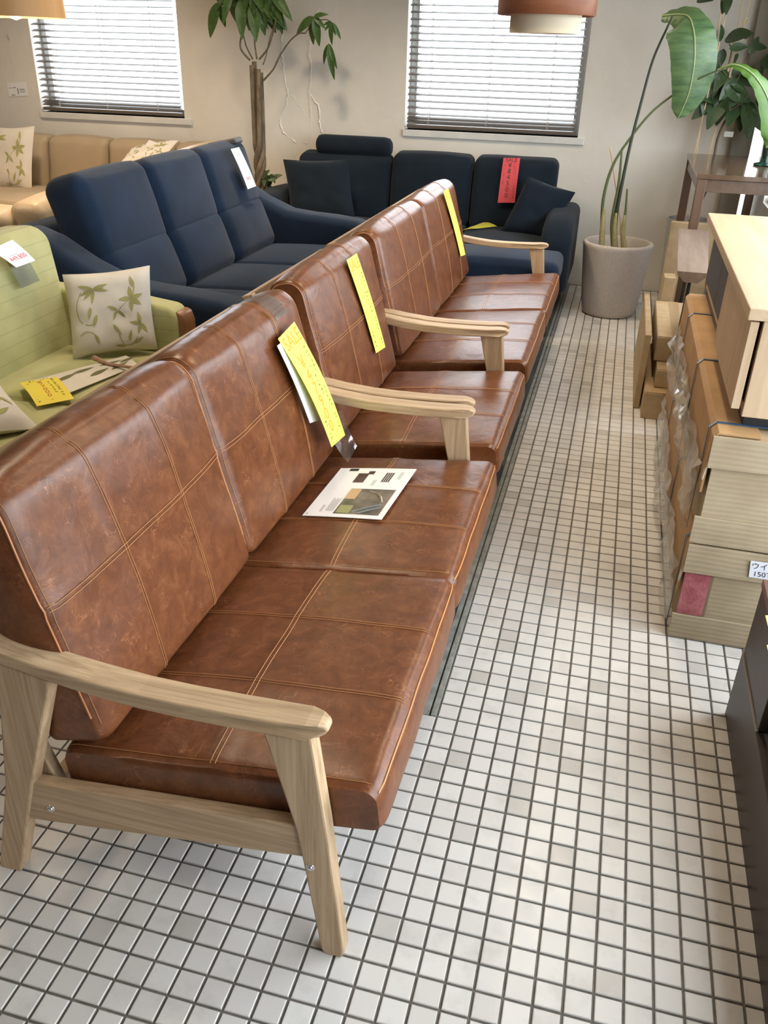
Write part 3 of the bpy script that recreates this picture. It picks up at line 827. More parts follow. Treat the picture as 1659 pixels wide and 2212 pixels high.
# white sheet below the yellow tag of the nearest sofa
c = [onback(u, v, .034) for u, v in ((598, 747), (611, 737), (694, 906), (669, 914))]
shw = Sheet(*c, bow=.004)
single('price_tag', 'white paper sheet hanging behind the yellow tag on the nearest leather sofa', 'price tag', shw.geo(3, 10), WHITE, c[0])
TAG1 = sale_tag('yellow sale paper reading 47900 on the nearest leather sofa', [(600, 732), (635, 695), (745, 940), (716, 966)], (.032, .032, .062, .062), 0, '¥47900', .6, 3, bow=.012)
sale_tag('yellow sale paper hanging on the single leather armchair', [(748, 562), (770, 547), (832, 750), (812, 763)], (.020, .020, .024, .024), -.012, '', .6, 13)
sale_tag('yellow sale paper hanging on the farthest leather sofa', [(957, 413), (968, 407), (1005, 550), (995, 554)], (.020, .020, .022, .022), -.018, '', .6, 23, small=False)
# clear sleeve hanging out below the first tag, and the tape over the cushion top
c = [onback(u, v, o) for (u, v), o in zip(((692, 905), (738, 885), (758, 965), (738, 1002)), (.040, .040, .055, .045))]
ss = Sheet(*c, bow=.004, th=.0006, curl=.02)
single('clear_sleeve', 'curled clear plastic sleeve hanging below the yellow tag', 'plastic sleeve', ss.geo(4, 14), SLEEVE, c[0], True)
cu = SOFA1.backs[1]
tp = []
line1 = [cu.line(0, 1, (u, .80), (u, .99), 6, .0012) + cu.line(2, 1, (.95, u), (-.3, u), 8, .0012) for u in (.42, .56, .70)]
V = [tuple(p) for ln in line1 for p in ln]; m = len(line1[0])
Fc = [(a * m + i, a * m + i + 1, (a + 1) * m + i + 1, (a + 1) * m + i) for a in range(2) for i in range(m - 1)]
SOFA1.part('tape', (V, Fc), TAPE, None, True, 'clear packing tape over the cushion top')

# brochure on the seat
def onseat(u, v, off=.030):
    rt = Vector((-.652, 0, .336)); d = Vector((-.036, 0, .410)) - rt; d.normalize(); n_ = Vector((-d.z, 0, d.x))
    return atP(u, v, rt + n_ * off, n_)
c = [onseat(u, v, o) for (u, v), o in zip(((653, 1114), (737, 1012), (900, 1014), (824, 1123)), (.020, .028, .022, .021))]
br = Sheet(*c, bow=.001)
T = Thing('brochure', 'white printed brochure sheet lying on the nearest leather sofa seat', 'brochure', (c[0] + c[2]) / 2)
T.part('paper', br.geo(8, 8), WHITE)
# in sheet space u runs to the far edge (photo up), v runs to the right
T.part('print_photo', br.rect(.06, .55, .36, .93), noisy('photo_print', (.035, .032, .028), (.22, .19, .15), 14, .3, 0))
T.part('print_photo', br.rect(.34, .54, .36, .50, .0008), plain('photo_tan', (.58, .38, .20), .35))
T.part('print_photo', br.rect(.07, .22, .38, .55, .0008), plain('photo_olive', (.28, .29, .13), .35))
g = Sheet(*c, bow=.001)
def arc(pts, r): return tube([g.fn(u, v, .0022) for u, v in pts], r, 4)
T.part('print_photo', join(arc([(.50, .62), (.47, .72), (.40, .80), (.30, .86)], .004)), plain('photo_grey', (.45, .40, .35), .35))
T.part('print_photo', join(arc([(.10, .58), (.20, .74), (.26, .88)], .002), arc([(.08, .66), (.15, .78), (.20, .90)], .002)), plain('photo_slate', (.20, .22, .22), .35))
T.part('print_sofa', join(br.rect(.68, .88, .30, .44), br.rect(.86, .93, .42, .50)), plain('print_brown', (.065, .035, .028), .4))
T.part('print_stool', join(*[br.rect(.70, .90, .66 + i * .028, .68 + i * .028) for i in range(4)]), plain('print_brown2', (.05, .035, .03), .4))
T.part('print_logo', br.rect(.93, .985, .14, .26), INKK)
T.part('print_text', join(*([br.rect(.10 + .0, .36 - .02 * (i % 3), .235 + i * .015, .241 + i * .015) for i in range(7)] + [br.rect(.62, .74, .56 + i * .012, .564 + i * .012) for i in range(4)] + [br.rect(.76, .92, .84 + i * .012, .844 + i * .012) for i in range(4)] + [br.rect(.03, .05, .03, .05)])), INKGREY)
T.part('print_title', join(*[br.rect(.09 + .026 * i, .102 + .026 * i, .165, .20) for i in range(5)]), INKGREY)

# ------------------------------------------------------------------ generic sofa bits
def armprofile(T, name, prof, y0, y1, mat, r=.03, parent=None):
    return T.part(name, prism(prof, y0, y1, 'xz', r, 4), mat, parent, True)

# navy high-back sofa in the middle row
NA = Thing('navy_sofa', 'navy three-seat fabric sofa with tall split backs and sloping arms', 'sofa', (-1.8, 3.1, 0), 'navy fabric sofas')
arm_top = [(-2.20, .80), (-2.06, .755), (-1.90, .665), (-1.74, .603), (-1.60, .590), (-1.45, .583), (-1.30, .568), (-1.225, .545), (-1.205, .50), (-1.215, .12)]
for y0, y1 in ((2.06, 2.25), (4.02, 4.21)):
    armprofile(NA, 'arm', arm_top + [(-2.15, .12), (-2.28, .60)], y0, y1, NAVY, .045)
NA.part('base', Cushion((-1.72, 3.135, .20), (.48, 0, 0), (0, .885, 0), (0, 0, .09), .03).geo((4, 8, 2)), NAVY, smooth=True)
NA.part('back_frame', Cushion((-2.27, 3.135, .44), (.06, 0, .0), (0, .95, 0), (-.05, 0, .32), .04).geo((2, 8, 6)), NAVY, smooth=True)
W = (4.02 - 2.25) / 3
for k in range(3):
    yc = 2.25 + W * (k + .5)
    NA.part('seat_cushion', Cushion((-1.55, yc, .345), (.335, 0, .012), (0, W / 2 - .002, 0), (-.002, 0, .075), .04, (.005, .01, .0, .0, 0, .03)).geo((8, 8, 3)), NAVY, smooth=True)
    NA.part('lumbar_cushion', Cushion((-1.95, yc, .53), (.105, 0, .03), (0, W / 2 - .002, 0), (-.06, 0, .155), .07, (0, .03, 0, 0, 0, 0), None, .003, 6, k).geo((4, 8, 8)), NAVY, smooth=True)
    d = NA.part('head_cushion', Cushion((-2.035, yc, .79), (.10, 0, .03), (0, W / 2 - .003, 0), (-.055, 0, .185), .06, (0, .022, 0, 0, 0, .012), None, .004, 6, k + 7).geo((4, 8, 8)), NAVY, smooth=True)
for x, y in ((-1.28, 2.16), (-1.28, 4.11), (-2.2, 2.16), (-2.2, 4.11)):
    NA.part('foot', lathe([(.001, 0), (.022, 0), (.03, .12), (.001, .12)], (x, y, 0), 12), DARKW)
pn = Vector((.3, 0, 1)).cross(Vector((0, 1, 0))); pn = Vector((.97, 0, .25))
def onhead(u, v, off): return atP(u, v, Vector((-1.890, 0, .80)) + Vector((off, 0, 0)), Vector((.96, 0, .27)))
c = [onhead(u, v, .03) for u, v in ((498, 322), (516, 318), (553, 402), (535, 409))]
sh = Sheet(*c, bow=.004)
T = Thing('price_tag', 'long white price tag on the far end of the high-backed navy sofa', 'price tag', c[0])
T.part('paper', sh.geo(3, 10), WHITE)
T.part('price_print', join(*[sh.rect(.30 + .09 * i, .36 + .09 * i, .73 - .012 * (i % 2), .80) for i in range(5)]), plain('faded_red_ink', (.70, .32, .32), .6))
T.part('print_text', join(*[sh.rect(.25, .75, .12 + .03 * i, .13 + .03 * i) for i in range(3)]), INKGREY)
# dark band the tag hangs from
bandg = Cushion((-2.06, 3.90, .982), (.09, 0, .02), (0, .05, 0), (-.006, 0, .016), .012)
NA.part('tag_band', bandg.geo((3, 2, 2)), plain('grey_band', (.10, .10, .11), .6), smooth=True)

# long dark navy sofa against the back wall
NB = Thing('navy_sofa', 'dark navy sofa with roll headrest against the back wall below the window', 'sofa', (-1.1, 4.9, 0), 'navy fabric sofas')
xl, xr = -2.22, -.035
for i, (x0, x1) in enumerate(((xl, xl + .19), (xr - .19, xr))):
    pr = [(4.40, .14), (4.385, .42), (4.41, .515), (4.49, .575), (4.62, .605), (4.85, .615), (5.20, .60), (5.24, .30), (5.20, .14)]
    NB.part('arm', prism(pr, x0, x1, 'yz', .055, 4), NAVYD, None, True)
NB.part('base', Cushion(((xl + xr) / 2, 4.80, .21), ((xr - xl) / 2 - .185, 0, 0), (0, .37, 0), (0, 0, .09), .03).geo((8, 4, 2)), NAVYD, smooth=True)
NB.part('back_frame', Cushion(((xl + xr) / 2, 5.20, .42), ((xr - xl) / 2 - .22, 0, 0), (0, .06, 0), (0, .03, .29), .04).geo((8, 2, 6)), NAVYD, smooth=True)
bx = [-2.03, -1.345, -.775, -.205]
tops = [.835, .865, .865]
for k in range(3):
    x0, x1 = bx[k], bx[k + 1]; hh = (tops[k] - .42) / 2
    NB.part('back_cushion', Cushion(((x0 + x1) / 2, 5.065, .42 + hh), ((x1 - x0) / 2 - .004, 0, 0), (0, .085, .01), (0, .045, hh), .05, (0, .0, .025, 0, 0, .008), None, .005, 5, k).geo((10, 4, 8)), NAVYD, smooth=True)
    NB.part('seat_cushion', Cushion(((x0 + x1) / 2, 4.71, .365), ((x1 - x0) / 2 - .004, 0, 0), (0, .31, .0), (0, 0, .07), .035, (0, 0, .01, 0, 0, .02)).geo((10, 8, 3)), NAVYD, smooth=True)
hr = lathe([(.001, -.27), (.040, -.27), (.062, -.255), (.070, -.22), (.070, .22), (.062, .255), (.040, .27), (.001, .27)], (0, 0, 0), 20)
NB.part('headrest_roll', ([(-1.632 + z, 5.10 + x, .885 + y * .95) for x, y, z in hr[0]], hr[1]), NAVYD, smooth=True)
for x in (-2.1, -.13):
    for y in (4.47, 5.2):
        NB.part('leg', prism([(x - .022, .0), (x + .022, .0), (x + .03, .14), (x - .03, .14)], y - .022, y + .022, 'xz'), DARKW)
OT = Thing('footstool', 'navy fabric footstool standing in front of the dark navy sofa', 'footstool', (-.42, 4.15, 0))
OT.part('seat_pad', Cushion((-.42, 4.16, .355), (.355, 0, 0), (0, .205, 0), (0, 0, .075), .045, (0, 0, 0, .01, 0, .02)).geo((8, 6, 3)), NAVY, smooth=True)
OT.part('base', Cushion((-.42, 4.16, .22), (.33, 0, 0), (0, .185, 0), (0, 0, .07), .03).geo((6, 4, 2)), NAVY, smooth=True)
for x in (-.70, -.118):
    for y in (4.0, 4.31):
        OT.part('leg', prism([(x - .02, .0), (x + .02, .0), (x + .027, .16), (x - .027, .16)], y - .02, y + .02, 'xz'), DARKW)
# scatter cushions on it
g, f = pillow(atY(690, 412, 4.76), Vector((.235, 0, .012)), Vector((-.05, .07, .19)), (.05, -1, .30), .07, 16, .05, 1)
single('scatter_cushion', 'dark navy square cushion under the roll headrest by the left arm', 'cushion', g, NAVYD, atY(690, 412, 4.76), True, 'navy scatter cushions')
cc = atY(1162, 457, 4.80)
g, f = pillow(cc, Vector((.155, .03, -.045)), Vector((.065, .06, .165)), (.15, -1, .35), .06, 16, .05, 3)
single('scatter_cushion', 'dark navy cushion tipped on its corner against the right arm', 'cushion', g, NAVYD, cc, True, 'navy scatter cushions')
# red tag
c = [atY(u, v, y) for (u, v), y in zip(((1088, 341), (1124, 341), (1112, 438), (1075, 438)), (5.005, 5.005, 4.925, 4.925))]
sh = Sheet(*c, bow=.01)
T = Thing('price_tag', 'red sale paper reading 84500 on the dark navy sofa back', 'price tag', c[0])
T.part('paper', sh.geo(3, 10), RED)
T.part('heading', sh.text('SALE', sh.w * .33, .5, .05), INKK)
T.part('price', join(*[sh.text(ch, sh.w * .40, .45, .17 + i * .135) for i, ch in enumerate('¥84500')]), INKK)
T.part('handwriting', join(sh.scribble(.84, .10, .92, .04, 18, .0008, 31), sh.scribble(.14, .1, .6, .04, 9, .0008, 32), sh.scribble(.70, .08, .35, .03, 6, .0008, 33)), INKK)
# yellow paper lying on its seat
zc = .462
c = [atZ(1000, 497, zc), atZ(1048, 479, zc), atZ(1074, 489, zc), atZ(1030, 494, zc)]
sh = Sheet(*c, bow=.004)
single('sale_paper', 'yellow paper sheet lying on the dark navy sofa seat', 'paper', sh.geo(3, 4), plain('dull_yellow_paper', (.50, .50, .07), .7), c[0])

# ------------------------------------------------------------------ green sofa and what lies on it
GS = Thing('green_sofa', 'light green fabric sofa with wooden arm front, left behind the leather sofa', 'sofa', (-1.7, 1.1, 0))
gy0, gy1 = .15, 1.97
GS.part('backrest', Cushion((-1.975, 1.045, .585), (.11, 0, .012), (0, .87, 0), (-.032, 0, .272), .075, (0, .02, 0, 0, 0, .01), None, .003, 5, 3).geo((4, 18, 10)), GREEN, smooth=True)
sx0, sx1 = -1.93, -1.34
for (a, b) in ((gy0 + .06, 1.255), (1.26, gy1 - .115)):
    GS.part('seat_cushion', Cushion(((sx0 + sx1) / 2, (a + b) / 2, .352), ((sx1 - sx0) / 2, 0, .01), (0, (b - a) / 2, 0), (0, 0, .065), .04, (0, .01, 0, 0, 0, .012)).geo((8, 10, 3)), GREEN, smooth=True)
for i, (a, b) in enumerate(((gy0, gy0 + .11), (gy1 - .11, gy1))):
    GS.part('arm', prism([(-2.0, .10), (-1.375, .10), (-1.375, .560), (-1.40, .590), (-1.55, .607), (-2.0, .63)], a, b, 'xz', .03, 4), GREEN, None, True)
    GS.part('arm_front', prism([(-1.388, .06), (-1.358, .06), (-1.348, .30), (-1.350, .53), (-1.362, .565), (-1.388, .575)], a + .015, b - .0, 'xz', .008, 3), wood('teak_z', (.22, .095, .04), (.32, .15, .065), 2, 50, .4), None, True)
GS.part('base', bbox(-2.0, -1.40, gy0 + .1, gy1 - .1, .14, .29, .02), GREEN)
for x in (-1.45, -1.95):
    for y in (gy0 + .06, gy1 - .06): GS.part('foot', lathe([(.001, 0), (.018, 0), (.025, .13), (.001, .13)], (x, y, 0), 12), DARKW)

def leaf2d(cx, cy, ang, L, w, n=8):
    """almond leaf outline, as flat (x,y) verts + one face strip"""
    V, Fc = [], []
    for i in range(n + 1):
        t = i / n; ww = .72 * w * math.sin(math.pi * t ** .85) * (1 - .15 * t)
        for sg in (-1, 1):
            x, y = t * L, sg * ww
            V.append((cx + x * math.cos(ang) - y * math.sin(ang), cy + x * math.sin(ang) + y * math.cos(ang)))
        if i: Fc.append((2 * i - 2, 2 * i - 1, 2 * i + 1, 2 * i))
    return V, Fc
def vine2d(pts, w):
    V, Fc = [], []; P = smoothline([(x, y, 0) for x, y in pts], 6)
    for i, p in enumerate(P):
        t = (P[min(i + 1, len(P) - 1)] - P[max(i - 1, 0)]).normalized(); nn = Vector((-t.y, t.x, 0)) * w
        V += [(p.x + nn.x, p.y + nn.y), (p.x - nn.x, p.y - nn.y)]
        if i: Fc.append((2 * i - 2, 2 * i - 1, 2 * i + 1, 2 * i))
    return V, Fc
def floral(f, sg, N, seed=0):
    """leaf sprays printed on a cushion face; coords -1..1"""
    D = math.radians; gs = []
    def spray(cx, cy, angs, L, w): 
        for a in angs: gs.append(leaf2d(cx, cy, D(a), L, w))
    spray(-.33, .62, (165, 205, 262, 15, -12, 225), .36, .065)
    gs.append(leaf2d(-.42, .20, D(-105), .30, .06)); gs.append(leaf2d(-.30, .02, D(-110), .32, .07))
    gs.append(vine2d([(-.62, .55), (-.76, .25), (-.72, -.10), (-.50, -.22), (-.35, -.15)], .010))
    spray(.52, .30, (178, 268, 325, 15, 95), .30, .085)
    gs.append(vine2d([(.55, .3), (.62, .6), (.55, .8)], .010)); gs.append(leaf2d(.58, .55, D(100), .3, .06))
    spray(.18, .06, (150, 240, 310), .26, .06)
    gs.append(vine2d([(.2, .05), (.35, .2), (.52, .30)], .008))
    gs.append(vine2d([(-.75, -.45), (-.6, -.36), (-.42, -.42), (-.36, -.55)], .010)); gs.append(leaf2d(-.38, -.45, D(-75), .28, .06))
    gs.append(leaf2d(.05, -.25, D(-60), .34, .055)); gs.append(vine2d([(.16, -.5), (.25, -.78), (.45, -.80), (.58, -.62)], .010))
    spray(.70, -.30, (170, 100, 250, 300), .28, .07)
    gs.append(leaf2d(.38, -.72, D(75), .32, .06)); gs.append(leaf2d(.45, -.80, D(30), .32, .065)); gs.append(leaf2d(.3, -.84, D(170), .28, .06))
    V, Fc = join(*gs)
    out = []
    for x, y in V:
        x, y = max(-.97, min(.97, x)), max(-.97, min(.97, y))
        out.append(tuple(f(x, y, sg) + Vector(N).normalized() * (.0012 * sg)))
    return out, Fc
def floral_cushion(label, c, U, Vv, N, T_, seed, n=18):
    g, f = pillow(c, U, Vv, N, T_, n, .06, seed)
    T = Thing('floral_cushion', label, 'cushion', c, 'cream leaf-print cushions')
    cov = T.part('cover', g, LINEN, None, True)
    sg = 1 if Vector(N).dot(CAM - Vector(c)) > 0 else -1
    T.part('leaf_print', floral(f, sg, N), LEAFPRINT, cov, True)
    return T
cc = Vector((-1.665, 1.765, .605))
# square cushion leaning in the corner of the green sofa
tl, tr, brr, bl_ = atP(140, 596, (-1.66, 1.70, .6), (.45, -.85, .2)), atP(318, 570, (-1.66, 1.70, .6), (.45, -.85, .2)), atP(346, 757, (-1.66, 1.70, .6), (.45, -.85, .2)), atP(152, 774, (-1.66, 1.70, .6), (.45, -.85, .2))
cc = (tl + tr + brr + bl_) / 4; U = ((tr + brr) - (tl + bl_)) / 4; Vv = ((tl + tr) - (bl_ + brr)) / 4
floral_cushion('cream leaf-print cushion standing in the corner of the green sofa', cc, U, Vv, U.cross(Vv), .055, 2)
cc2 = atZ(-112, 866, .52)
floral_cushion('cream leaf-print cushion cut off by the left edge on the green sofa', cc2, Vector((.10, .16, -.03)), Vector((-.16, .10, .05)), (.15, -.25, 1), .05, 5)
# folded print cloth along the crease and its tape
c = [atZ(u, v, .445) for u, v in ((75, 812), (215, 775), (330, 800), (135, 855))]
sh = Sheet(atZ(66, 824, .445), atZ(272, 769, .445), atZ(298, 790, .440), atZ(128, 858, .440), bow=.006, th=.002)
T = Thing('print_cloth', 'folded leaf-print cloth along the back crease of the green sofa', 'cloth', sh.c[0])
T.part('cloth', sh.geo(6, 4), LINEN)
T.part('leaf_print', join(*[((sh.put(leaf2d(0, 0, a, .10, .024)[0], u, v)), leaf2d(0, 0, a, .10, .024)[1]) for u, v, a in ((.15, .45, .3), (.35, .3, .1), (.45, .7, .2), (.65, .3, -.1), (.7, .75, .3), (.85, .5, .2))]), plain('dark_olive_print', (.16, .15, .07), .9))
pts = [atZ(u, v, .45) for u, v in ((203, 776), (235, 790), (290, 798), (330, 795))]
single('zip_band', 'pinkish brown cloth band lying on the green sofa seat', 'band', tube([p + Vector((0, 0, .006)) for p in pts], [.010, .006, .006, .006], 6), noisy('pink_band', (.30, .17, .12), (.42, .26, .2), 30, .9), pts[0])
# amber handwritten note
zz = .445
c = [atZ(42, 828, zz), atZ(118, 811, zz), atZ(160, 862, zz - .005), atZ(80, 878, zz - .005)]
sh = Sheet(*c, bow=.01)
T = Thing('price_note', 'amber yellow handwritten note lying on the green sofa seat', 'note', c[0])
T.part('paper', sh.geo(5, 6), YELLOWW)
T.part('price', join(*[sh.text(ch, .030, .47, .20 + i * .115) for i, ch in enumerate('¥77000-')]), plain('rust_ink', (.50, .12, .03), .6))
T.part('handwriting', join(sh.scribble(.82, .14, .86, .035, 9, .0007, 41), sh.scribble(.68, .25, .75, .03, 6, .0007, 42), sh.scribble(.14, .1, .22, .03, 2, .0007, 43), sh.scribble(.14, .82, .93, .03, 2, .0007, 44), sh.scribble(.08, .2, .8, .03, 6, .0007, 45, 'h')), plain('olive_ink', (.20, .16, .03), .7))
# white price card with its strip of tape
def ongb(u, v, off=.0): return atP(u, v, Vector((-1.845 + off, 0, .60)), Vector((.993, 0, .115)))
c = [ongb(-22, 540, .03), ongb(26, 518, .035), ongb(76, 563, .055), ongb(35, 578, .055)]
sh = Sheet(*c, bow=.003)
T = Thing('price_tag', 'white price card reading 49,800 taped on the green sofa back', 'price tag', c[0])
T.part('card', sh.geo(4, 8), WHITE)
T.part('price', sh.text('¥49,800', sh.w * .24, .50, .66), INKR)
T.part('print_text', join(sh.rect(.30, .62, .50, .515), sh.rect(.55, .75, .90, .91)), INKGREY)
c = [ongb(12, 562, .022), ongb(52, 545, .022), ongb(86, 606, .024), ongb(47, 623, .024)]
sh = Sheet(*c, bow=.001, th=.0005)
GS.part('tape', sh.geo(2, 6), clear('sage_tape', (.62, .66, .58), .10, .3, .12), None, True, 'greyish clear tape strip')

# ------------------------------------------------------------------ beige corner sofa, far left
BS = Thing('beige_sofa', 'beige leather corner sofa along the back wall at far left', 'sofa', (-3.6, 4.6, 0))
BS.part('base', Cushion((-3.9, 4.86, .22), (1.05, 0, 0), (0, .42, 0), (0, 0, .16), .04).geo((8, 4, 2)), BEIGE, smooth=True)
BS.part('seat', Cushion((-3.75, 4.65, .43), (.90, 0, 0), (0, .38, 0), (0, 0, .06), .04, (0, 0, 0, 0, 0, .02)).geo((8, 6, 2)), BEIGEF, smooth=True)
bxx = [-4.95, -4.36, -4.09, -3.575, -3.02, -2.72]
for k in range(5):
    x0, x1 = bxx[k], bxx[k + 1]
    BS.part('back_cushion', Cushion(((x0 + x1) / 2, 5.16, .63), ((x1 - x0) / 2 - .004, 0, 0), (0, .10, .0), (0, .04, .205), .05, (0, 0, .03, 0, 0, .01), None, .008, 6, k * 2).geo((8, 3, 7)), BEIGEF, smooth=True)
BS.part('return_back', Cushion((-2.70, 4.06, .47), (.10, 0, 0), (0, 1.22, .055), (-.02, 0, .335), .06, (0, 0, 0, 0, 0, .02), None, .006, 4, 1).geo((3, 14, 6)), BEIGE, smooth=True)
BS.part('return_seat', Cushion((-3.15, 3.85, .28), (.40, 0, 0), (0, 1.0, 0), (0, 0, .20), .05, (0, 0, 0, 0, 0, .02)).geo((6, 10, 3)), BEIGE, smooth=True)
BS.part('arm', Cushion((-3.13, 2.87, .42), (.36, 0, 0), (0, .13, 0), (0, .01, .29), .055, (0, 0, .01, .01, 0, .02), None, .006, 5, 4).geo((6, 3, 6)), BEIGE, smooth=True)
cc = atY(22, 345, 4.86)
floral_cushion('cream leaf-print cushion standing at the left end of the beige sofa', cc, Vector((.20, .0, .01)), Vector((.0, .08, .225)), (.05, -1, .33), .06, 9, 12)
cc = atY(318, 333, 4.80)
floral_cushion('crumpled cream leaf-print cushion lying flat on the beige sofa seat back', cc, Vector((.19, .0, .035)), Vector((-.02, .16, .05)), (.05, -.5, 1), .035, 12, 10)
c = [atY(u, v, 4.86) for u, v in ((322, 302), (347, 311), (332, 335), (306, 325))]
single('price_tag', 'small white card stuck behind the crumpled cushion on the beige sofa', 'price tag', Sheet(*c).geo(2, 2), WHITE, c[0])
# wall card, left
c = [atY(u, v, YB - .002) for u, v in ((15, 179), (55, 177), (60, 207), (20, 209))]
sh = Sheet(*c, th=.002)
T = Thing('wall_card', 'small white product card pinned on the back wall left of the window', 'card', c[0])
T.part('card', sh.geo(2, 2), WHITE)
T.part('print_text', join(sh.rect(.08, .25, .35, .40), sh.rect(.30, .45, .33, .40), sh.rect(.50, .56, .42, .85), sh.rect(.62, .9, .48, .54), sh.rect(.62, .92, .60, .64), sh.rect(.62, .9, .70, .74), sh.rect(.15, .35, .86, .93)), INKGREY)
pts = [atY(u, v, YB - .006) for u, v in ((16, 55), (19, 78), (22, 100), (33, 178))]
single('hanging_wire', 'thin wire hanging on the back wall above the product card', 'wire', join(tube(pts, .0012, 4), lathe([(.001, -.012), (.008, -.01), (.008, .01), (.001, .012)], atY(19, 79, YB - .012), 8)), CORD, pts[0])

# ------------------------------------------------------------------ pendant lamps
def lamp_glow(loc, w, col=(1, .74, .45), r=.04):
    l = bpy.data.lights.new('bulb_light', 'POINT'); l.energy = w; l.color = col; l.shadow_soft_size = r
    o = bpy.data.objects.new('bulb_light', l); o.location = loc; COL.objects.link(o); return o
c2 = Vector((-.248, 3.6, 0))
L2 = Thing('pendant_lamp', 'pendant lamp with reddish wood band over a cream cylinder, above the far sofa', 'pendant lamp', (c2.x, c2.y, 1.56), 'pendant lamps')
zb = 1.640
L2.part('wood_band', lathe([(.224, 0), (.229, .003), (.231, .10), (.229, .205), (.224, .205), (.224, 0)], (c2.x, c2.y, zb), 56), wood('red_veneer', (.24, .085, .040), (.36, .15, .08), 0, 14, .4, .02), None, True)
L2.part('cream_shade', lathe([(.163, 0), (.166, .0), (.166, .27), (.163, .27), (.163, 0)], (c2.x, c2.y, 1.567), 56), plain('cream_shade', (.74, .66, .50), .8, **{'Transmission Weight': .0}), None, True)
L2.part('diffuser', lathe([(.001, 0), (.162, 0), (.162, .004), (.001, .004)], (c2.x, c2.y, 1.585), 40), plain('milk_diffuser', (.80, .76, .66), .6), None, True)
L2.part('spider', join(*[tube([(c2.x, c2.y, zb + .19), (c2.x + .226 * math.cos(a), c2.y + .226 * math.sin(a), zb + .19)], .003, 5) for a in (0.3, 2.4, 4.5)]), STEEL)
L2.part('cable', tube([(c2.x, c2.y, zb + .18), (c2.x, c2.y, ZC)], .003, 6), BLACK)
L2.part('ceiling_rose', lathe([(.001, -.03), (.045, -.03), (.05, -.002), (.001, -.001)], (c2.x, c2.y, ZC), 20), plain('white_rose', (.8, .8, .8), .5), None, True)
c1 = Vector((-2.86, 3.2, 0))
L1 = Thing('pendant_lamp', 'orange veneer pendant lamp shade cut off at the top left corner', 'pendant lamp', (c1.x, c1.y, 1.56), 'pendant lamps')
ORNG = wood('orange_veneer', (.60, .33, .12), (.72, .43, .18), 2, 8, .45)
L1.part('shade', lathe([(.262, 0), (.265, 0), (.25, .30), (.247, .30), (.262, 0)], (c1.x, c1.y, 1.578), 56), ORNG, None, True)
L1.part('bulb', lathe([(.001, 0), (.025, .008), (.038, .03), (.038, .05), (.02, .085), (.016, .11), (.001, .11)], (c1.x + .03, c1.y, 1.565), 20), plain('bulb_glass', (.85, .8, .7), .3, 0.0, **{'Emission Color': (1, .72, .42, 1), 'Emission Strength': 3.0}), None, True)
L1.part('spider', join(*[tube([(c1.x, c1.y, 1.80), (c1.x + .252 * math.cos(a), c1.y + .252 * math.sin(a), 1.80)], .003, 5) for a in (0.3, 2.4, 4.5)]), STEEL)
L1.part('cable', tube([(c1.x, c1.y, 1.675), (c1.x, c1.y, ZC)], .003, 6), BLACK)
L1.part('ceiling_rose', lathe([(.001, -.03), (.045, -.03), (.05, -.002), (.001, -.001)], (c1.x, c1.y, ZC), 20), plain('white_rose', (.8, .8, .8), .5), None, True)
lamp_glow((c1.x, c1.y, 1.72), 18)

# ------------------------------------------------------------------ plants
def leaf_geo(L=1.0, Wd=.3, droop=.25, fold=.12, n=10, tip=1.0, wave=0.0):
    """leaf along +Y from the origin, face +Z"""
    V, Fc = [], []; m = 4
    for i in range(n + 1):
        t = i / n; w = Wd * math.sin(math.pi * min(1, t ** .8) * .98) ** .8 * (1 - .2 * t)
        y = t * L; z = -droop * t * t * L
        for j in range(m + 1):
            s = -1 + 2 * j / m
            V.append((s * w, y, z + abs(s) * w * fold + wave * Wd * math.sin(t * 14 + s * 2) * abs(s)))
        if i:
            for j in range(m): a = (i - 1) * (m + 1) + j; Fc.append((a, a + 1, a + m + 2, a + m + 1))
    return V, Fc
def mesh_of(name, geo, mat):
    me = bpy.data.meshes.new(name); me.from_pydata(geo[0], [], geo[1]); me.materials.append(mat)
    me.polygons.foreach_set('use_smooth', [True] * len(me.polygons)); return me
def put_leaf(T, me, p, d, up, L, name='leaf', w=1.0):
    d = Vector(d).normalized(); up = Vector(up); x = d.cross(up).normalized(); z = x.cross(d).normalized()
    o = bpy.data.objects.new(name, me); COL.objects.link(o); o.parent = T.o
    M = Matrix(((x.x, d.x, z.x, 0), (x.y, d.y, z.y, 0), (x.z, d.z, z.z, 0), (0, 0, 0, 1))) @ Matrix.Diagonal((L * w, L, L, 1))
    M.translation = Vector(p) - T.loc
    o.matrix_local = M; return o

# money tree with braided trunk, by the back wall
py = 5.06
PA = Thing('money_tree', 'tall potted tree with a braided trunk between the two navy sofas', 'plant', (-2.34, py, 0))
PA.part('pot', lathe([(.001, 0), (.085, 0), (.105, .30), (.095, .30), (.09, .26), (.001, .26)], (-2.335, py, 0), 30), POT, None, True)
PA.part('soil', lathe([(.001, .27), (.09, .265)], (-2.34, py, 0), 24), SOIL)
top = atY(553, 133, py); low = Vector((-2.33, py, .26))
for k in range(4):
    pts = []
    for i in range(30):
        t = i / 29; z = low.z + (top.z - .022 * k - low.z) * t; cx = low.x + (top.x - low.x) * t
        a = 2 * math.pi * (k / 4 + t * 2.4) ; rr = .027 if t < .55 else .027 + .012 * (t - .55)
        if t >= .55: a = 2 * math.pi * (k / 4 + .55 * 2.4) + (t - .55) * .8
        pts.append((cx + rr * math.cos(a), py + rr * math.sin(a), z))
    PA.part('trunk', tube(pts, [.021 - .005 * i / 29 for i in range(30)], 8), BARK, None, True)
BR = noisy('twig', (.10, .085, .05), (.19, .16, .10), 40, .8)
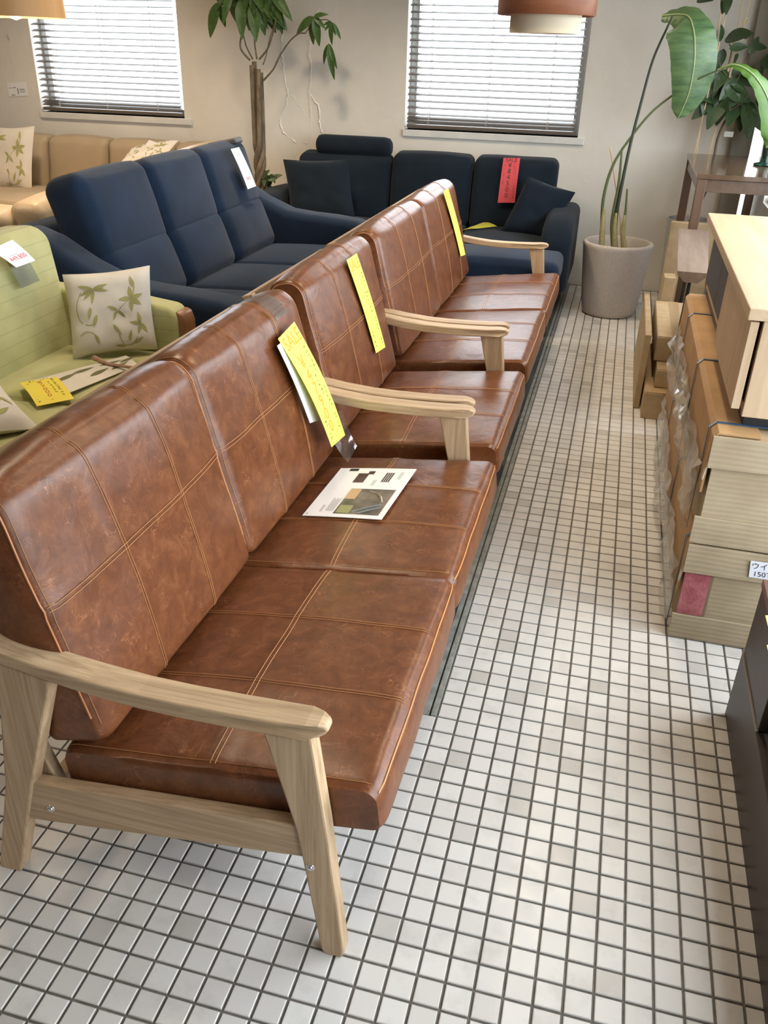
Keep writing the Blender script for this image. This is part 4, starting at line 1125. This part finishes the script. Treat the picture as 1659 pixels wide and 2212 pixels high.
twigs = [([(540, 130), (520, 105), (522, 75), (535, 40), (545, 10)], .007), ([(546, 128), (532, 100), (524, 72), (500, 20)], .006), ([(555, 128), (550, 90), (550, 40), (552, 0)], .006), ([(560, 128), (578, 105), (590, 70), (596, 40), (600, 0)], .007), ([(568, 175), (590, 150), (605, 120), (625, 90), (645, 73), (660, 72)], .007), ([(568, 140), (575, 120), (582, 85), (590, 60)], .004), ([(660, 72), (672, 50), (678, 36)], .004), ([(672, 50), (700, 42), (716, 48), (722, 60)], .004)]
for px_, r in twigs:
    off = random.uniform(-.05, .05)
    pts = smoothline([atY(u, v, py + off * i / len(px_) * 0) for i, (u, v) in enumerate(px_)], 5)
    PA.part('branch', tube(pts, [r * (1 - .4 * i / len(pts)) for i in range(len(pts))], 6), BR, None, True)
pm = mesh_of('leaf', leaf_geo(1, .17, .30, .25, 10), LEAFM)
def fan(T, me, u, v, tips, y, spread=.06, w=1.0):
    c = atY(u, v, y)
    for i, (a, b) in enumerate(tips):
        e = atY(a, b, y + random.uniform(-spread, spread)); d = e - c
        put_leaf(T, me, c, d, (random.uniform(-.4, .4), -1, .5), d.length * 1.05, 'leaf', w)
fan(PA, pm, 678, 36, [(636, 68), (668, 96), (690, 96), (700, 58), (702, 27), (684, 40)], py, .04, 1.05)
fan(PA, pm, 716, 48, [(700, 65), (712, 95), (738, 82), (722, 75), (695, 52)], py, .04, .85)
fan(PA, pm, 711, 94, [(693, 138), (717, 168), (724, 145)], py, .03, .7)
fan(PA, pm, 470, 6, [(448, 78), (488, 58), (455, 30), (500, 5), (480, -30)], py, .05, 1.0)
fan(PA, pm, 520, 0, [(503, 38), (520, 70), (535, 60), (545, 25), (490, 20), (516, 45)], py, .10, 1.1)
fan(PA, pm, 545, 8, [(528, 68), (552, 76), (540, 70), (575, 55), (515, 45)], py, .10, 1.2)
fan(PA, pm, 570, -5, [(588, 70), (575, 30), (600, 50), (618, 52), (560, 45)], py, .10, 1.15)
fan(PA, pm, 595, -8, [(605, 60), (612, 20), (592, 62), (580, 40), (560, 20)], py, .08, 1.1)
fan(PA, pm, 545, -40, [(500, -10), (520, 15), (560, 15), (590, 0), (545, 20), (610, -20), (480, -35)], py, .12, 1.2)
fan(PA, pm, 500, -15, [(478, 40), (505, 55), (520, 30), (462, 10)], py, .10, 1.0)
fan(PA, pm, 535, -10, [(508, 62), (540, 48), (560, 62), (525, 30)], py, .12, 1.1)
fan(PA, pm, 585, -20, [(565, 50), (600, 42), (625, 30), (607, 66)], py, .10, 1.05)
fan(PA, pm, 555, -5, [(570, 68), (535, 55), (585, 45)], py, .08, 1.2)
# small shoots at its foot
sm = mesh_of('leaf', leaf_geo(1, .25, .3, .2, 6), LEAFD)
for k in range(14):
    u, v = random.uniform(566, 592), random.uniform(376, 410)
    c = atY(u, v, py - .05); d = Vector((random.uniform(-.3, 1), random.uniform(-.6, .3), random.uniform(-.5, .6)))
    put_leaf(PA, sm, c, d, (0, -1, .6), random.uniform(.05, .09), 'leaf')
for k in range(4):
    PA.part('shoot', tube(smoothline([(-2.31, py - .03, .30), (-2.30, py - .05, .45), atY(575 + k * 5, 385 + k * 6, py - .05)], 5), .003, 5), BR)

# bird-of-paradise plant in the tapered stone pot
SP = Vector((.243, 4.665, 0)); pz = .452
ST = Thing('strelitzia', 'bird-of-paradise plant in a tapered stone-coloured pot by the aisle end', 'plant', SP)
R1 = .214
prof = [(.001, .0), (.150, .0), (.165, .008), (.172, .03), (.185, .12), (R1, pz - .03), (R1 + .004, pz - .012), (R1, pz), (R1 - .010, pz + .004), (R1 - .024, pz - .004), (R1 - .03, pz - .05), (R1 - .05, pz - .075), (.001, pz - .075)]
ST.part('pot', lathe(prof, SP, 64), POT, None, True)
ST.part('soil', lathe([(.001, pz - .055), (.10, pz - .06), (R1 - .034, pz - .066)], SP, 40), SOIL, None, True)
gz = pz - .06
def stem(name, px_, ys, r0, r1, mat, base=None):
    pts = [atY(u, v, y) for (u, v), y in zip(px_, ys)]
    if base is not None: pts = [Vector(base)] + pts
    pts = smoothline(pts, 7); n_ = len(pts)
    ST.part(name, tube(pts, [r0 + (r1 - r0) * i / (n_ - 1) for i in range(n_)], 8), mat, None, True)
y = 4.665
stem('stem', [(1331, 470), (1345, 390), (1362, 310), (1385, 220), (1410, 130), (1440, 62), (1452, 36)], [y] * 6 + [4.675], .012, .0055, STEMK, (SP.x - .01, y, gz))
stem('stem', [(1300, 480), (1305, 420), (1325, 355), (1360, 300), (1405, 245), (1450, 208), (1500, 175), (1550, 152)], [y] * 6 + [4.6, 4.55], .011, .0045, STEMG, (SP.x - .09, y, gz))
stem('stem', [(1322, 480), (1336, 400), (1342, 340), (1344, 318)], [y] * 4, .013, .004, STEMG, (SP.x - .02, y - .01, gz))
stem('stem', [(1347, 500), (1352, 450), (1355, 408)], [y] * 3, .012, .005, STEMG, (SP.x + .05, y, gz))
for (bx_, u, v, u2, v2) in ((-.095, 1302, 480, 1305, 450), (-.012, 1328, 490, 1331, 460), (.052, 1345, 500, 1350, 465)):
    b = Vector((SP.x + bx_, y - .01, gz)); pts = smoothline([b, atY(u, v, y - .01), atY(u2, v2, y - .01)], 6)
    ST.part('leaf_sheath', tube(pts, [.021 - .014 * i / (len(pts) - 1) for i in range(len(pts))], 8), noisy('sheath', (.30, .26, .10), (.44, .38, .20), 20, .6), None, True)
b = Vector((SP.x + .03, y + .05, gz)); ST.part('stake', tube([b, atY(1340, 470, y + .05), atY(1318, 318, y + .05)], .005, 6), BAMBOO)
def big_leaf(T, name, spine_px, ys, wl, wr, mat, nrm, seed=0, fold=.25):
    """broad blade along a spine; wl / wr half widths per spine point"""
    sp = smoothline([atY(u, v, yy) for (u, v), yy in zip(spine_px, ys)], 5); n_ = len(sp)
    def itp(a, t): x = t * (len(a) - 1); i = min(int(x), len(a) - 2); return a[i] + (a[i + 1] - a[i]) * (x - i)
    V, Fc, m = [], [], 5
    for i, p in enumerate(sp):
        t = (sp[min(i + 1, n_ - 1)] - sp[max(i - 1, 0)]).normalized(); N = Vector(nrm(i / (n_ - 1)))
        N = (N - t * N.dot(t)).normalized(); sd = t.cross(N).normalized()
        for side in (-1, 1):
            w = itp(wl if side < 0 else wr, i / (n_ - 1))
            for j in range(m + 1):
                s = j / m
                rip = .004 * math.sin(i * 1.9 + seed + s * 1.5) * s
                V.append(tuple(p + sd * side * w * s + N * (fold * w * s * s * -1 + .0 + rip)))
    k = 2 * (m + 1)
    for i in range(n_ - 1):
        for h in (0, 1):
            for j in range(m):
                a = i * k + h * (m + 1) + j; q = (a, a + 1, a + k + 1, a + k); Fc.append(q)
    bl = T.part(name, (V, Fc), mat, None, True)
    T.part('midrib', tube([Vector(p) + Vector(nrm(i / (n_ - 1))) * .002 for i, p in enumerate(sp)], [.006 - .004 * i / n_ for i in range(n_)], 6), MIDRIB, bl, True)
big_leaf(ST, 'leaf_blade', [(1430, 35), (1455, 32), (1485, 35), (1497, 60), (1501, 100), (1498, 150), (1488, 200), (1472, 240), (1464, 256)], [4.70, 4.68, 4.64, 4.60, 4.58, 4.58, 4.59, 4.61, 4.62],
         [.010, .05, .085, .118, .132, .130, .105, .055, .004], [.03, .05, .12, .142, .130, .120, .095, .06, .004], LEAFB, lambda t: (.15, -1, .75 - .6 * t), 0, .22)
big_leaf(ST, 'leaf_blade', [(1550, 152), (1580, 140), (1612, 150), (1640, 178), (1662, 225), (1668, 290), (1655, 320)], [4.55, 4.52, 4.5, 4.48, 4.46, 4.46, 4.47],
         [.004, .03, .055, .07, .08, .07, .004], [.004, .02, .035, .045, .06, .06, .004], LEAFL, lambda t: (.2, -.6, 1 - .6 * t), 2, .25)

# rubber plant on stakes in the right corner
ry = 5.15
RP = Thing('rubber_plant', 'rubber plant with dark oval leaves tied to bamboo stakes, right corner', 'plant', (.68, ry, 0))
rc = Vector((.675, ry, 0)); rz = .545
RP.part('pot', lathe([(.001, 0), (.10, 0), (.135, rz - .02), (.14, rz), (.130, rz), (.122, rz - .05), (.001, rz - .05)], rc, 36), plain('grey_pot', (.50, .50, .49), .6), None, True)
RP.part('soil', lathe([(.001, rz - .035), (.118, rz - .04)], rc, 24), SOIL)
gb = Vector((rc.x, ry, rz - .04))
RP.part('trunk', tube(smoothline([gb, atY(1530, 400, ry), atY(1550, 300, ry), atY(1575, 240, ry), atY(1585, 180, ry)], 6), [.011 - .00025 * i for i in range(25)], 8), BARK, None, True)
for k, (px_) in enumerate([[(1500, 480), (1525, 400), (1552, 335), (1556, 300), (1566, 110), (1575, 0)], [(1498, 480), (1516, 330), (1536, 180), (1556, 55), (1562, 0)], [(1530, 465), (1546, 335), (1560, 250), (1592, 90), (1621, 0)], [(1520, 480), (1580, 230), (1608, 110), (1606, 0)]]):
    pts = [atY(u, v, ry - .02 + .012 * k) for u, v in px_]; pts = [pts[0], pts[-1]]
    pts[0].z = rz - .05; pts[0].x = rc.x - .06 + .035 * k
    RP.part('stake', tube(pts, .0045, 6), BAMBOO)
RP.part('tie', tube(smoothline([atY(1602, 50, ry - .01), atY(1610, 40, ry - .03), atY(1616, 42, ry - .01), atY(1608, 54, ry)], 4), .003, 5), BAMBOO)
bxg = atY(1574, 290, ry - .015)
RP.part('name_tag', bbox(bxg.x - .028, bxg.x + .028, bxg.y - .002, bxg.y, bxg.z - .016, bxg.z + .016, .0008, 1), plain('tag_plastic', (.55, .53, .48), .4))
rm_ = mesh_of('leaf', leaf_geo(1, .25, .18, .18, 10), LEAFD)
lv = [((1566, 85), (1618, 66)), ((1610, 85), (1620, 60)), ((1575, 105), (1612, 98)), ((1620, 118), (1632, 92)), ((1620, 100), (1640, 100)), ((1564, 105), (1548, 150)), ((1556, 90), (1562, 62)), ((1588, 118), (1592, 140)), ((1570, 150), (1545, 190)), ((1545, 155), (1530, 225)), ((1556, 195), (1502, 255)), ((1566, 205), (1530, 268)), ((1572, 215), (1542, 270)), ((1564, 190), (1625, 215)), ((1575, 180), (1620, 195)), ((1600, 205), (1550, 235)), ((1580, 150), (1625, 182)), ((1615, 215), (1622, 288)), ((1606, 225), (1596, 280)), ((1640, 200), (1640, 235)), ((1635, 215), (1665, 235)), ((1550, 170), (1552, 230)), ((1535, 180), (1522, 240)), ((1590, 170), (1560, 210)), ((1600, 160), (1648, 165)), ((1642, 130), (1650, 165)), ((1655, 150), (1662, 110)), ((1506, 0), (1535, -5)), ((1575, -10), (1568, 25)), ((1580, -20), (1560, 20)), ((1625, 235), (1655, 285)), ((1590, 225), (1575, 262)), ((1555, 215), (1510, 200))]
for (a, b) in lv:
    p = atY(a[0], a[1], ry + random.uniform(-.06, .06)); q = atY(b[0], b[1], ry + random.uniform(-.10, .05)); d = q - p
    put_leaf(RP, rm_, p, d, (random.uniform(-.6, .6), -1, random.uniform(.2, 1.0)), max(d.length * 1.05, .11), 'leaf', 1.05)
for px_ in ([(1585, 180), (1560, 150), (1550, 120)], [(1580, 200), (1545, 160), (1525, 185)], [(1582, 190), (1605, 150), (1620, 110)], [(1575, 240), (1605, 220), (1615, 205)], [(1570, 150), (1580, 110), (1575, 95)]):
    RP.part('twig', tube(smoothline([atY(u, v, ry) for u, v in px_], 4), .0035, 5), BR)

# ------------------------------------------------------------------ right side: cartons, bench, tables, cabinets
RIBBED = None
def mk_ribbed():
    t = NT('ribbed_card'); m = t.coord('Object')
    w = t.n('ShaderNodeTexWave', wave_type='BANDS', bands_direction='Z', i_Scale=22.0, i_Distortion=1.2, i_Detail=2.0); w.inputs['Detail Scale'].default_value = .6
    t.l(m, 'Vector', w, 'Vector')
    n = t.n('ShaderNodeTexNoise', i_Scale=9.0, i_Detail=4.0); t.l(m, 'Vector', n, 'Vector')
    r = t.ramp([(.3, (.33, .255, .16)), (.7, (.40, .32, .21))]); t.l(n, 'Fac', r, 'Fac'); t.l(r, 'Color', t.b, 'Base Color')
    t.b.inputs['Roughness'].default_value = .85; t.bump(w, 'Fac', .5, .0012)
    return t.m
RIBBED = mk_ribbed()
BX0, BX1, BY0, BY1 = .53, .99, 1.107, 2.64
def crumple(p0, du, dv, nrm, nu, nv, amp, seed, th=0):
    amp *= 1.2
    V, Fc = [], []; p0, du, dv, nrm = map(Vector, (p0, du, dv, nrm))
    for i in range(nu + 1):
        for j in range(nv + 1):
            u, v = i / nu, j / nv
            q = p0 + du * u + dv * v
            e = noise.noise(Vector((u * 5 + seed, v * 3, 0))) + .6 * abs(noise.noise(Vector((u * 11, v * 7 + seed, 3)))) + .35 * noise.noise(Vector((u * 23 + seed, v * 17, 9)))
            edge = noise.noise(Vector((u * 4 + seed * 2, 0, 4))) * .35 * (1 - v)
            q = q + dv * (-edge) * (1 if j == 0 else (1 - v)) + nrm * (abs(e) * amp)
            V.append(tuple(q))
    for i in range(nu):
        for j in range(nv):
            a = i * (nv + 1) + j; b, c, d = a + nv + 1, a + nv + 2, a + 1
            Fc += [(a, b, c), (a, c, d)] if (i + j) % 2 else [(a, b, d), (b, c, d)]
    return V, Fc
def tv_carton(z0, z1, label, wrapseed, lab=False):
    T = Thing('carton', label, 'box', ((BX0 + BX1) / 2, (BY0 + BY1) / 2, z0), 'long cardboard cartons stacked by the aisle')
    T.part('body', box(BX0 + .014, BX1, BY0 + .012, BY1, z0 + .004, z1 - .004), CARD)
    # near end: overlapping flaps
    h = z1 - z0
    T.part('end_panel', bbox(BX0 + .012, BX1, BY0 + .004, BY0 + .012, z0 + .01, z1 - .01, .001, 1), RIBBED)
    T.part('bottom_flap', bevelled(([(BX0 - .004, BY0 - .004, z0), (BX1, BY0 - .004, z0), (BX1, BY0 + .004, z0), (BX0 - .004, BY0 + .004, z0), (BX0 - .004, BY0 - .006, z0 + .082), (BX1, BY0 - .006, z0 + .078), (BX1, BY0 + .002, z0 + .078), (BX0 - .004, BY0 + .002, z0 + .082)], box(0, 1, 0, 1, 0, 1)[1]), .001, 1), RIBBED)
    T.part('top_flap', bevelled(([(BX0 - .002, BY0 - .008, z1 - .088), (BX1, BY0 - .008, z1 - .084), (BX1, BY0, z1 - .084), (BX0 - .002, BY0, z1 - .088), (BX0 - .002, BY0 - .004, z1), (BX1, BY0 - .004, z1), (BX1, BY0 + .004, z1), (BX0 - .002, BY0 + .004, z1)], box(0, 1, 0, 1, 0, 1)[1]), .001, 1), RIBBED)
    # kraft corner guard along the top left edge
    T.part('corner_guard', bevelled(prism([(BX0 - .004, z1 - .17), (BX0 + .003, z1 - .17), (BX0 + .006, z1 - .01), (BX0 + .014, z1 - .002), (BX0 + .115, z1 - .002), (BX0 + .115, z1 + .004), (BX0 + .012, z1 + .005), (BX0 - .001, z1 - .008)], BY0 + .014, BY1 - .012, 'xz'), .001, 1), KRAFT)
    for yy in ((BY0 + .055, BY0 + .58, BY0 + 1.16) if lab else (BY0 + .085, BY0 + .63, BY0 + 1.2)):
        w = .005
        T.part('strap', join(box(BX0 + .010, BX1, yy - w, yy + w, z1 + .0055, z1 + .0072), box(BX0 - .0065, BX0 - .005, yy - w, yy + w, z0, z1 - .008), ([(BX0 - .0065, yy - w, z1 - .008), (BX0 - .0065, yy + w, z1 - .008), (BX0 + .010, yy + w, z1 + .0072), (BX0 + .010, yy - w, z1 + .0072)], [(0, 1, 2, 3)])), BLUE)
    T.part('plastic_wrap', crumple((BX0 - .006, BY0 + .05, z0 + .02), (0, BY1 - BY0 - .1, 0), (0, 0, h * .62), (-1, 0, 0), 46, 10, .030, wrapseed), PLASTIC)
    # paper-white fold at the guard's near end
    T.part('guard_fold', bevelled(obox((BX0 + .002, BY0 + .018, z1 - .07), (.0015, 0, 0), (.0, .010, .0), (.006, 0, .06)), .0006, 1), plain('card_edge', (.62, .55, .44), .8))
    return T
LOWB = tv_carton(0.0, .312, 'lower long cardboard carton with a torn corner and paper label, on the floor', 3.0, True)
UPB = tv_carton(.318, .634, 'upper long cardboard carton with blue straps, under the oak cabinet', 11.0)
# torn corner of the lower carton shows a red package; label
LOWB.part('torn_corner', bbox(BX0 + .006, BX0 + .075, BY0 - .002, BY0 + .0035, .083, .222, .001, 1), noisy('pink_wrap', (.30, .07, .085), (.46, .15, .16), 24, .25, .6, .004))
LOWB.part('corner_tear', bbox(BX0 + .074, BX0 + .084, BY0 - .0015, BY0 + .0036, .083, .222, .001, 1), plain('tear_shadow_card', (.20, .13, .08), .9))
c = [atY(u, v, BY0 - .010) for u, v in ((1622, 1211), (1700, 1222), (1697, 1258), (1617, 1246))]
sh = Sheet(*c, th=.001)
lb = LOWB.part('label', sh.geo(4, 2), plain('label_paper', (.72, .74, .82), .6), None, False, 'white paper label')
LOWB.part('label_text', sh.text('ウイット', sh.hgt * .44, .50, .30, 0, .95), INKK, lb)
LOWB.part('label_text', sh.text('150TV', sh.hgt * .42, .42, .76), INKK, lb)

# oak TV cabinet on top of the cartons
OC = Thing('oak_cabinet', 'light oak low cabinet standing on the stacked cartons', 'cabinet', (.76, 1.9, .64))
oy0, oy1, ox0, ox1, ozt = 1.165, 2.645, .553, .985, .952
OC.part('plinth', bbox(ox0 + .05, ox1, oy0 + .03, oy1 - .02, .639, .672, .002), plain('black_plinth', (.012, .014, .017), .4))
OC.part('top', bbox(ox0, ox1, oy0, oy1, ozt - .030, ozt, .0025), OAKY)
OC.part('side_panel', bbox(ox0 + .040, ox1, oy0 + .002, oy0 + .024, .672, ozt - .030, .0015), OAKZ)
OC.part('side_panel', bbox(ox0 + .040, ox1, oy1 - .024, oy1 - .002, .672, ozt - .030, .0015), OAKZ)
OC.part('bottom', bbox(ox0 + .045, ox1, oy0 + .024, oy1 - .024, .672, .694, .0015), OAKY)
OC.part('back', bbox(ox1 - .012, ox1 - .002, oy0 + .024, oy1 - .024, .694, ozt - .030, .001), OAKY)
dl = (oy1 - oy0) / 3
OC.part('door', bbox(ox0 + .010, ox0 + .031, oy0 + .006, oy0 + .60, .690, ozt - .034, .0015), OAKZ)
GREYN = noisy('grey_net', (.075, .07, .07), (.10, .095, .095), 300, .8, .2, .0005)
for k in range(2):
    OC.part('net_door', bbox(ox0 + .040, ox0 + .052, oy0 + .61 + .43 * k, oy0 + 1.035 + .43 * k, .696, ozt - .034, .001), GREYN)
OC.part('divider', bbox(ox0 + .054, ox1 - .012, oy0 + .60, oy0 + .62, .694, ozt - .030, .001), OAKZ)

# cartons further back along the aisle
def carton(label, x0, x1, y0, y1, z0, z1, flap=True, mat=CARD, group='plain cardboard cartons further along the aisle'):
    T = Thing('carton', label, 'box', ((x0 + x1) / 2, (y0 + y1) / 2, z0), group)
    T.part('body', bbox(x0, x1, y0, y1, z0, z1, .004, 2), mat)
    if flap:
        T.part('top_flap', bbox(x0 + .002, x1 - .002, y0 + .004, (y0 + y1) / 2 - .002, z1, z1 + .004, .001, 1), mat)
        T.part('top_flap', bbox(x0 + .002, x1 - .002, (y0 + y1) / 2 + .002, y1 - .004, z1, z1 + .004, .001, 1), mat)
        T.part('packing_tape', bbox((x0 + x1) / 2 - .025, (x0 + x1) / 2 + .025, y0 - .001, y1, z1 + .0042, z1 + .0052, .0003, 1), plain('tan_tape', (.42, .30, .17), .35))
    return T
carton('flat brown carton lying lowest behind the strapped cartons, end towards the aisle', .45, .655, 2.83, 3.62, 0, .125)
carton('brown carton lying second on the low stack behind the strapped cartons', .490, .655, 2.90, 3.60, .131, .215)
carton('brown carton on top of the low stack behind the strapped cartons', .475, .655, 3.02, 3.70, .221, .335)
carton('thin tall carton leaning upright at the stack behind the strapped cartons', .415, .444, 2.95, 3.75, 0, .36, False)
carton('flat tall carton standing upright behind the bench under the dark table', .515, .985, 4.205, 4.255, 0, .665, False)
carton('narrow carton standing on the low stack in front of the bench', .50, .56, 3.72, 3.83, .0, .46, False)
# grey upholstered case with black handle
GC = Thing('grey_case', 'grey fabric case with a black handle between bench and oak cabinet', 'case', (.83, 3.02, 0))
GC.part('body', Cushion((.83, 3.02, .315), (.165, 0, 0), (0, .29, 0), (0, 0, .315), .03, (0, 0, 0, 0, 0, .004)).geo((4, 6, 4)), noisy('grey_cloth', (.17, .165, .165), (.22, .215, .21), 40, .9, .2, .001), smooth=True)
GC.part('handle', tube(smoothline([(.69, 3.14, .625), (.70, 3.14, .665), (.76, 3.14, .675), (.83, 3.14, .665), (.84, 3.14, .625)], 5), .012, 8), BLACK, None, True)
GC.part('buckle', bbox(.685, .83, 2.92, 3.03, .628, .652, .006), BLACK)
GC.part('badge', bbox(.70, .80, 2.945, 3.005, .652, .658, .002), plain('badge_white', (.6, .6, .62), .4))

# walnut bench, seat tapering underneath, black rod legs
BN_ = Thing('walnut_bench', 'narrow walnut bench with black rod legs beside the oak cabinet', 'bench', (.62, 3.9, 0))
by0, by1, bz = 2.83, 3.90, .682
BX = [(.492, bz), (.618, bz), (.614, bz - .018), (.585, bz - .046), (.528, bz - .046), (.497, bz - .018)]
def tap(y): return (y - by0) / (by1 - by0)
V = [(x + .040 * tap(by0) * 0, by0, z) for x, z in BX] + [(x + .045 + (.03 if x > .55 else 0), by1, z) for x, z in BX]
n6 = len(BX)
Fc = [tuple(range(n6)), tuple(range(2 * n6 - 1, n6 - 1, -1))] + [(i, i + n6, (i + 1) % n6 + n6, (i + 1) % n6) for i in range(n6)]
BN_.part('seat_plank', bevelled((V, Fc), .002, 2), WALNUT)
for y, x in ((2.90, .558), (3.80, .615)):
    BN_.part('leg', tube([(x, y, bz - .046), (x - .006, y - .01, .345 if y < 3.5 else 0)], .008, 8), BLACK, None, True)
    BN_.part('leg_plate', bbox(x - .02, x + .02, y - .03, y + .03, bz - .050, bz - .0455, .001, 1), BLACK)

# dark wood high table
DT = Thing('dark_table', 'glossy dark wood table with square legs in the right back corner', 'table', (.80, 4.5, 0))
tx0, tx1, ty0, ty1, tz = .587, 1.035, 3.955, 5.07, .951
DT.part('top', bbox(tx0, tx1, ty0, ty1, tz - .024, tz, .002), wood('dark_gloss', (.075, .045, .028), (.13, .082, .052), 1, 40, .10))
DT.part('apron', bbox(tx0 + .012, tx0 + .030, ty0 + .05, ty1 - .05, tz - .088, tz - .026, .001, 1), DARKW)
DT.part('apron', bbox(tx1 - .030, tx1 - .012, ty0 + .05, ty1 - .05, tz - .088, tz - .026, .001, 1), DARKW)
DT.part('apron', bbox(tx0 + .05, tx1 - .05, ty0 + .014, ty0 + .032, tz - .088, tz - .026, .001, 1), DARKW)
DT.part('apron', bbox(tx0 + .05, tx1 - .05, ty1 - .032, ty1 - .014, tz - .088, tz - .026, .001, 1), DARKW)
for x in (tx0 + .005, tx1 - .053):
    for y in (ty0 + .005, ty1 - .053): DT.part('leg', bbox(x, x + .048, y, y + .048, 0, tz - .0245, .003), wood('dark_wood_z', (.085, .046, .028), (.14, .08, .05), 2, 45, .35))
VS = Thing('glass_vase', 'dark green glass vase base on the dark table at the right edge', 'vase', (.985, 4.55, tz))
VS.part('vase', lathe([(.001, .0005), (.058, .0005), (.062, .006), (.058, .012), (.03, .020), (.026, .05), (.03, .12), (.034, .16), (.030, .16), (.022, .05), (.001, .03)], (.985, 4.55, tz), 28), plain('green_glass', (.02, .07, .05), .06, **{'Transmission Weight': .6}), None, True)
VS.part('cut_leaf', tube([(.985, 4.55, tz + .03), (.99, 4.56, tz + .20), (1.0, 4.56, tz + .30)], [.006, .005, .003], 6), LEAFL, None, True)

# espresso low cabinet, bottom right
EC = Thing('espresso_cabinet', 'dark espresso brown low cabinet cut off by the right edge', 'cabinet', (.9, .1, 0))
ex, ey1, ey0, ezt, ezs = .662, .80, -.85, .395, .196
EC.part('plinth_panel', bbox(ex, ex + .018, ey0, ey1, 0, ezs, .0012, 1), ESPRESSO)
EC.part('shelf', bbox(ex + .004, 1.04, ey0, ey1 - .018, ezs - .022, ezs - .001, .0012, 1), noisy('taupe_shelf', (.10, .085, .065), (.14, .12, .095), 20, .5, .1))
EC.part('door', bbox(ex + .003, ex + .021, .512, ey1 - .001, ezs + .003, ezt - .003, .0012, 1), ESPRESSO)
EC.part('edge_strip', bbox(ex - .0008, ex + .004, .512, ey1, ezs - .001, ezs + .003, .0004, 1), plain('pale_edge', (.26, .22, .18), .5))
EC.part('end_panel', bbox(ex + .022, 1.04, ey1 - .018, ey1, 0, ezt - .002, .0012, 1), ESPRESSO)
EC.part('divider', bbox(ex + .022, 1.04, .512, .530, ezs, ezt - .003, .001, 1), ESPRESSO)
EC.part('top', bbox(ex, 1.04, .500, ey1 + .002, ezt - .002, ezt + .016, .0015, 1), wood('red_mahogany', (.10, .050, .042), (.16, .085, .072), 1, 40, .35))
RUG = Thing('rolled_rug', 'off-white shaggy rug roll lying on the shelf of the espresso cabinet', 'rug', (.85, .0, ezs))
V, Fc = [], []
nr, nl = 28, 60
for i in range(nl + 1):
    for k in range(nr):
        a = 2 * math.pi * k / nr; rr = .105 + .006 * noise.noise(Vector((i * .9, k * 1.7, 2)))
        V.append((.815 + rr * math.cos(a), -.75 + 1.24 * i / nl, ezs + .112 + rr * math.sin(a)))
for i in range(nl):
    for k in range(nr): Fc.append((i * nr + k, i * nr + (k + 1) % nr, (i + 1) * nr + (k + 1) % nr, (i + 1) * nr + k))
Fc.append(tuple(range(nr - 1, -1, -1))); Fc.append(tuple(range(nl * nr, nl * nr + nr)))
RUG.part('pile', (V, Fc), noisy('shag', (.42, .39, .32), (.58, .55, .48), 60, .95, .9, .01), None, True)
for i, (px_, lab) in enumerate(((((1653, 1330), (1690, 1330), (1700, 1362), (1660, 1358)), 'yellow note at the right edge on top of the espresso cabinet, farther one'), (((1656, 1394), (1700, 1396), (1712, 1430), (1664, 1426)), 'yellow note at the right edge on top of the espresso cabinet, nearer one'))):
    c = [atZ(u, v, ezt + .017) for u, v in px_]
    single('price_note', lab, 'note', Sheet(*c, th=.001).geo(2, 2), YELLOW, c[0])

# warm ceiling downlights inside the shop
for x, y, e, lab in ((-3.9, 2.2, 70, 'ceiling downlight over the front end of the beige corner sofa'), (-3.6, 4.1, 115, 'ceiling downlight over the beige sofa by the back wall'), (-1.3, 1.4, 55, 'ceiling downlight between green sofa and leather sofa'), (-1.7, 3.8, 110, 'ceiling downlight over the high-backed navy sofa'), (-2.4, -1.0, 55, 'ceiling downlight behind the photographer on the left'), (.30, 2.2, 75, 'ceiling downlight over the aisle by the strapped cartons'), (-.3, 4.1, 50, 'ceiling downlight over the end of the aisle by the stone pot')):
    D = Thing('ceiling_downlight', lab, 'downlight', (x, y, ZC - .01), 'ceiling downlights')
    D.part('trim_ring', lathe([(.055, -.006), (.075, -.004), (.078, .0), (.055, .0), (.055, -.006)], (x, y, ZC - .001), 24), plain('white_rose', (.8, .8, .8), .5), None, True)
    l = bpy.data.lights.new('downlight_lamp', 'SPOT'); l.energy = e; l.color = (1, .80, .56); l.spot_size = math.radians(130); l.spot_blend = .8; l.shadow_soft_size = .15
    o = bpy.data.objects.new('downlight_lamp', l); o.location = (x, y, ZC - .02); COL.objects.link(o)
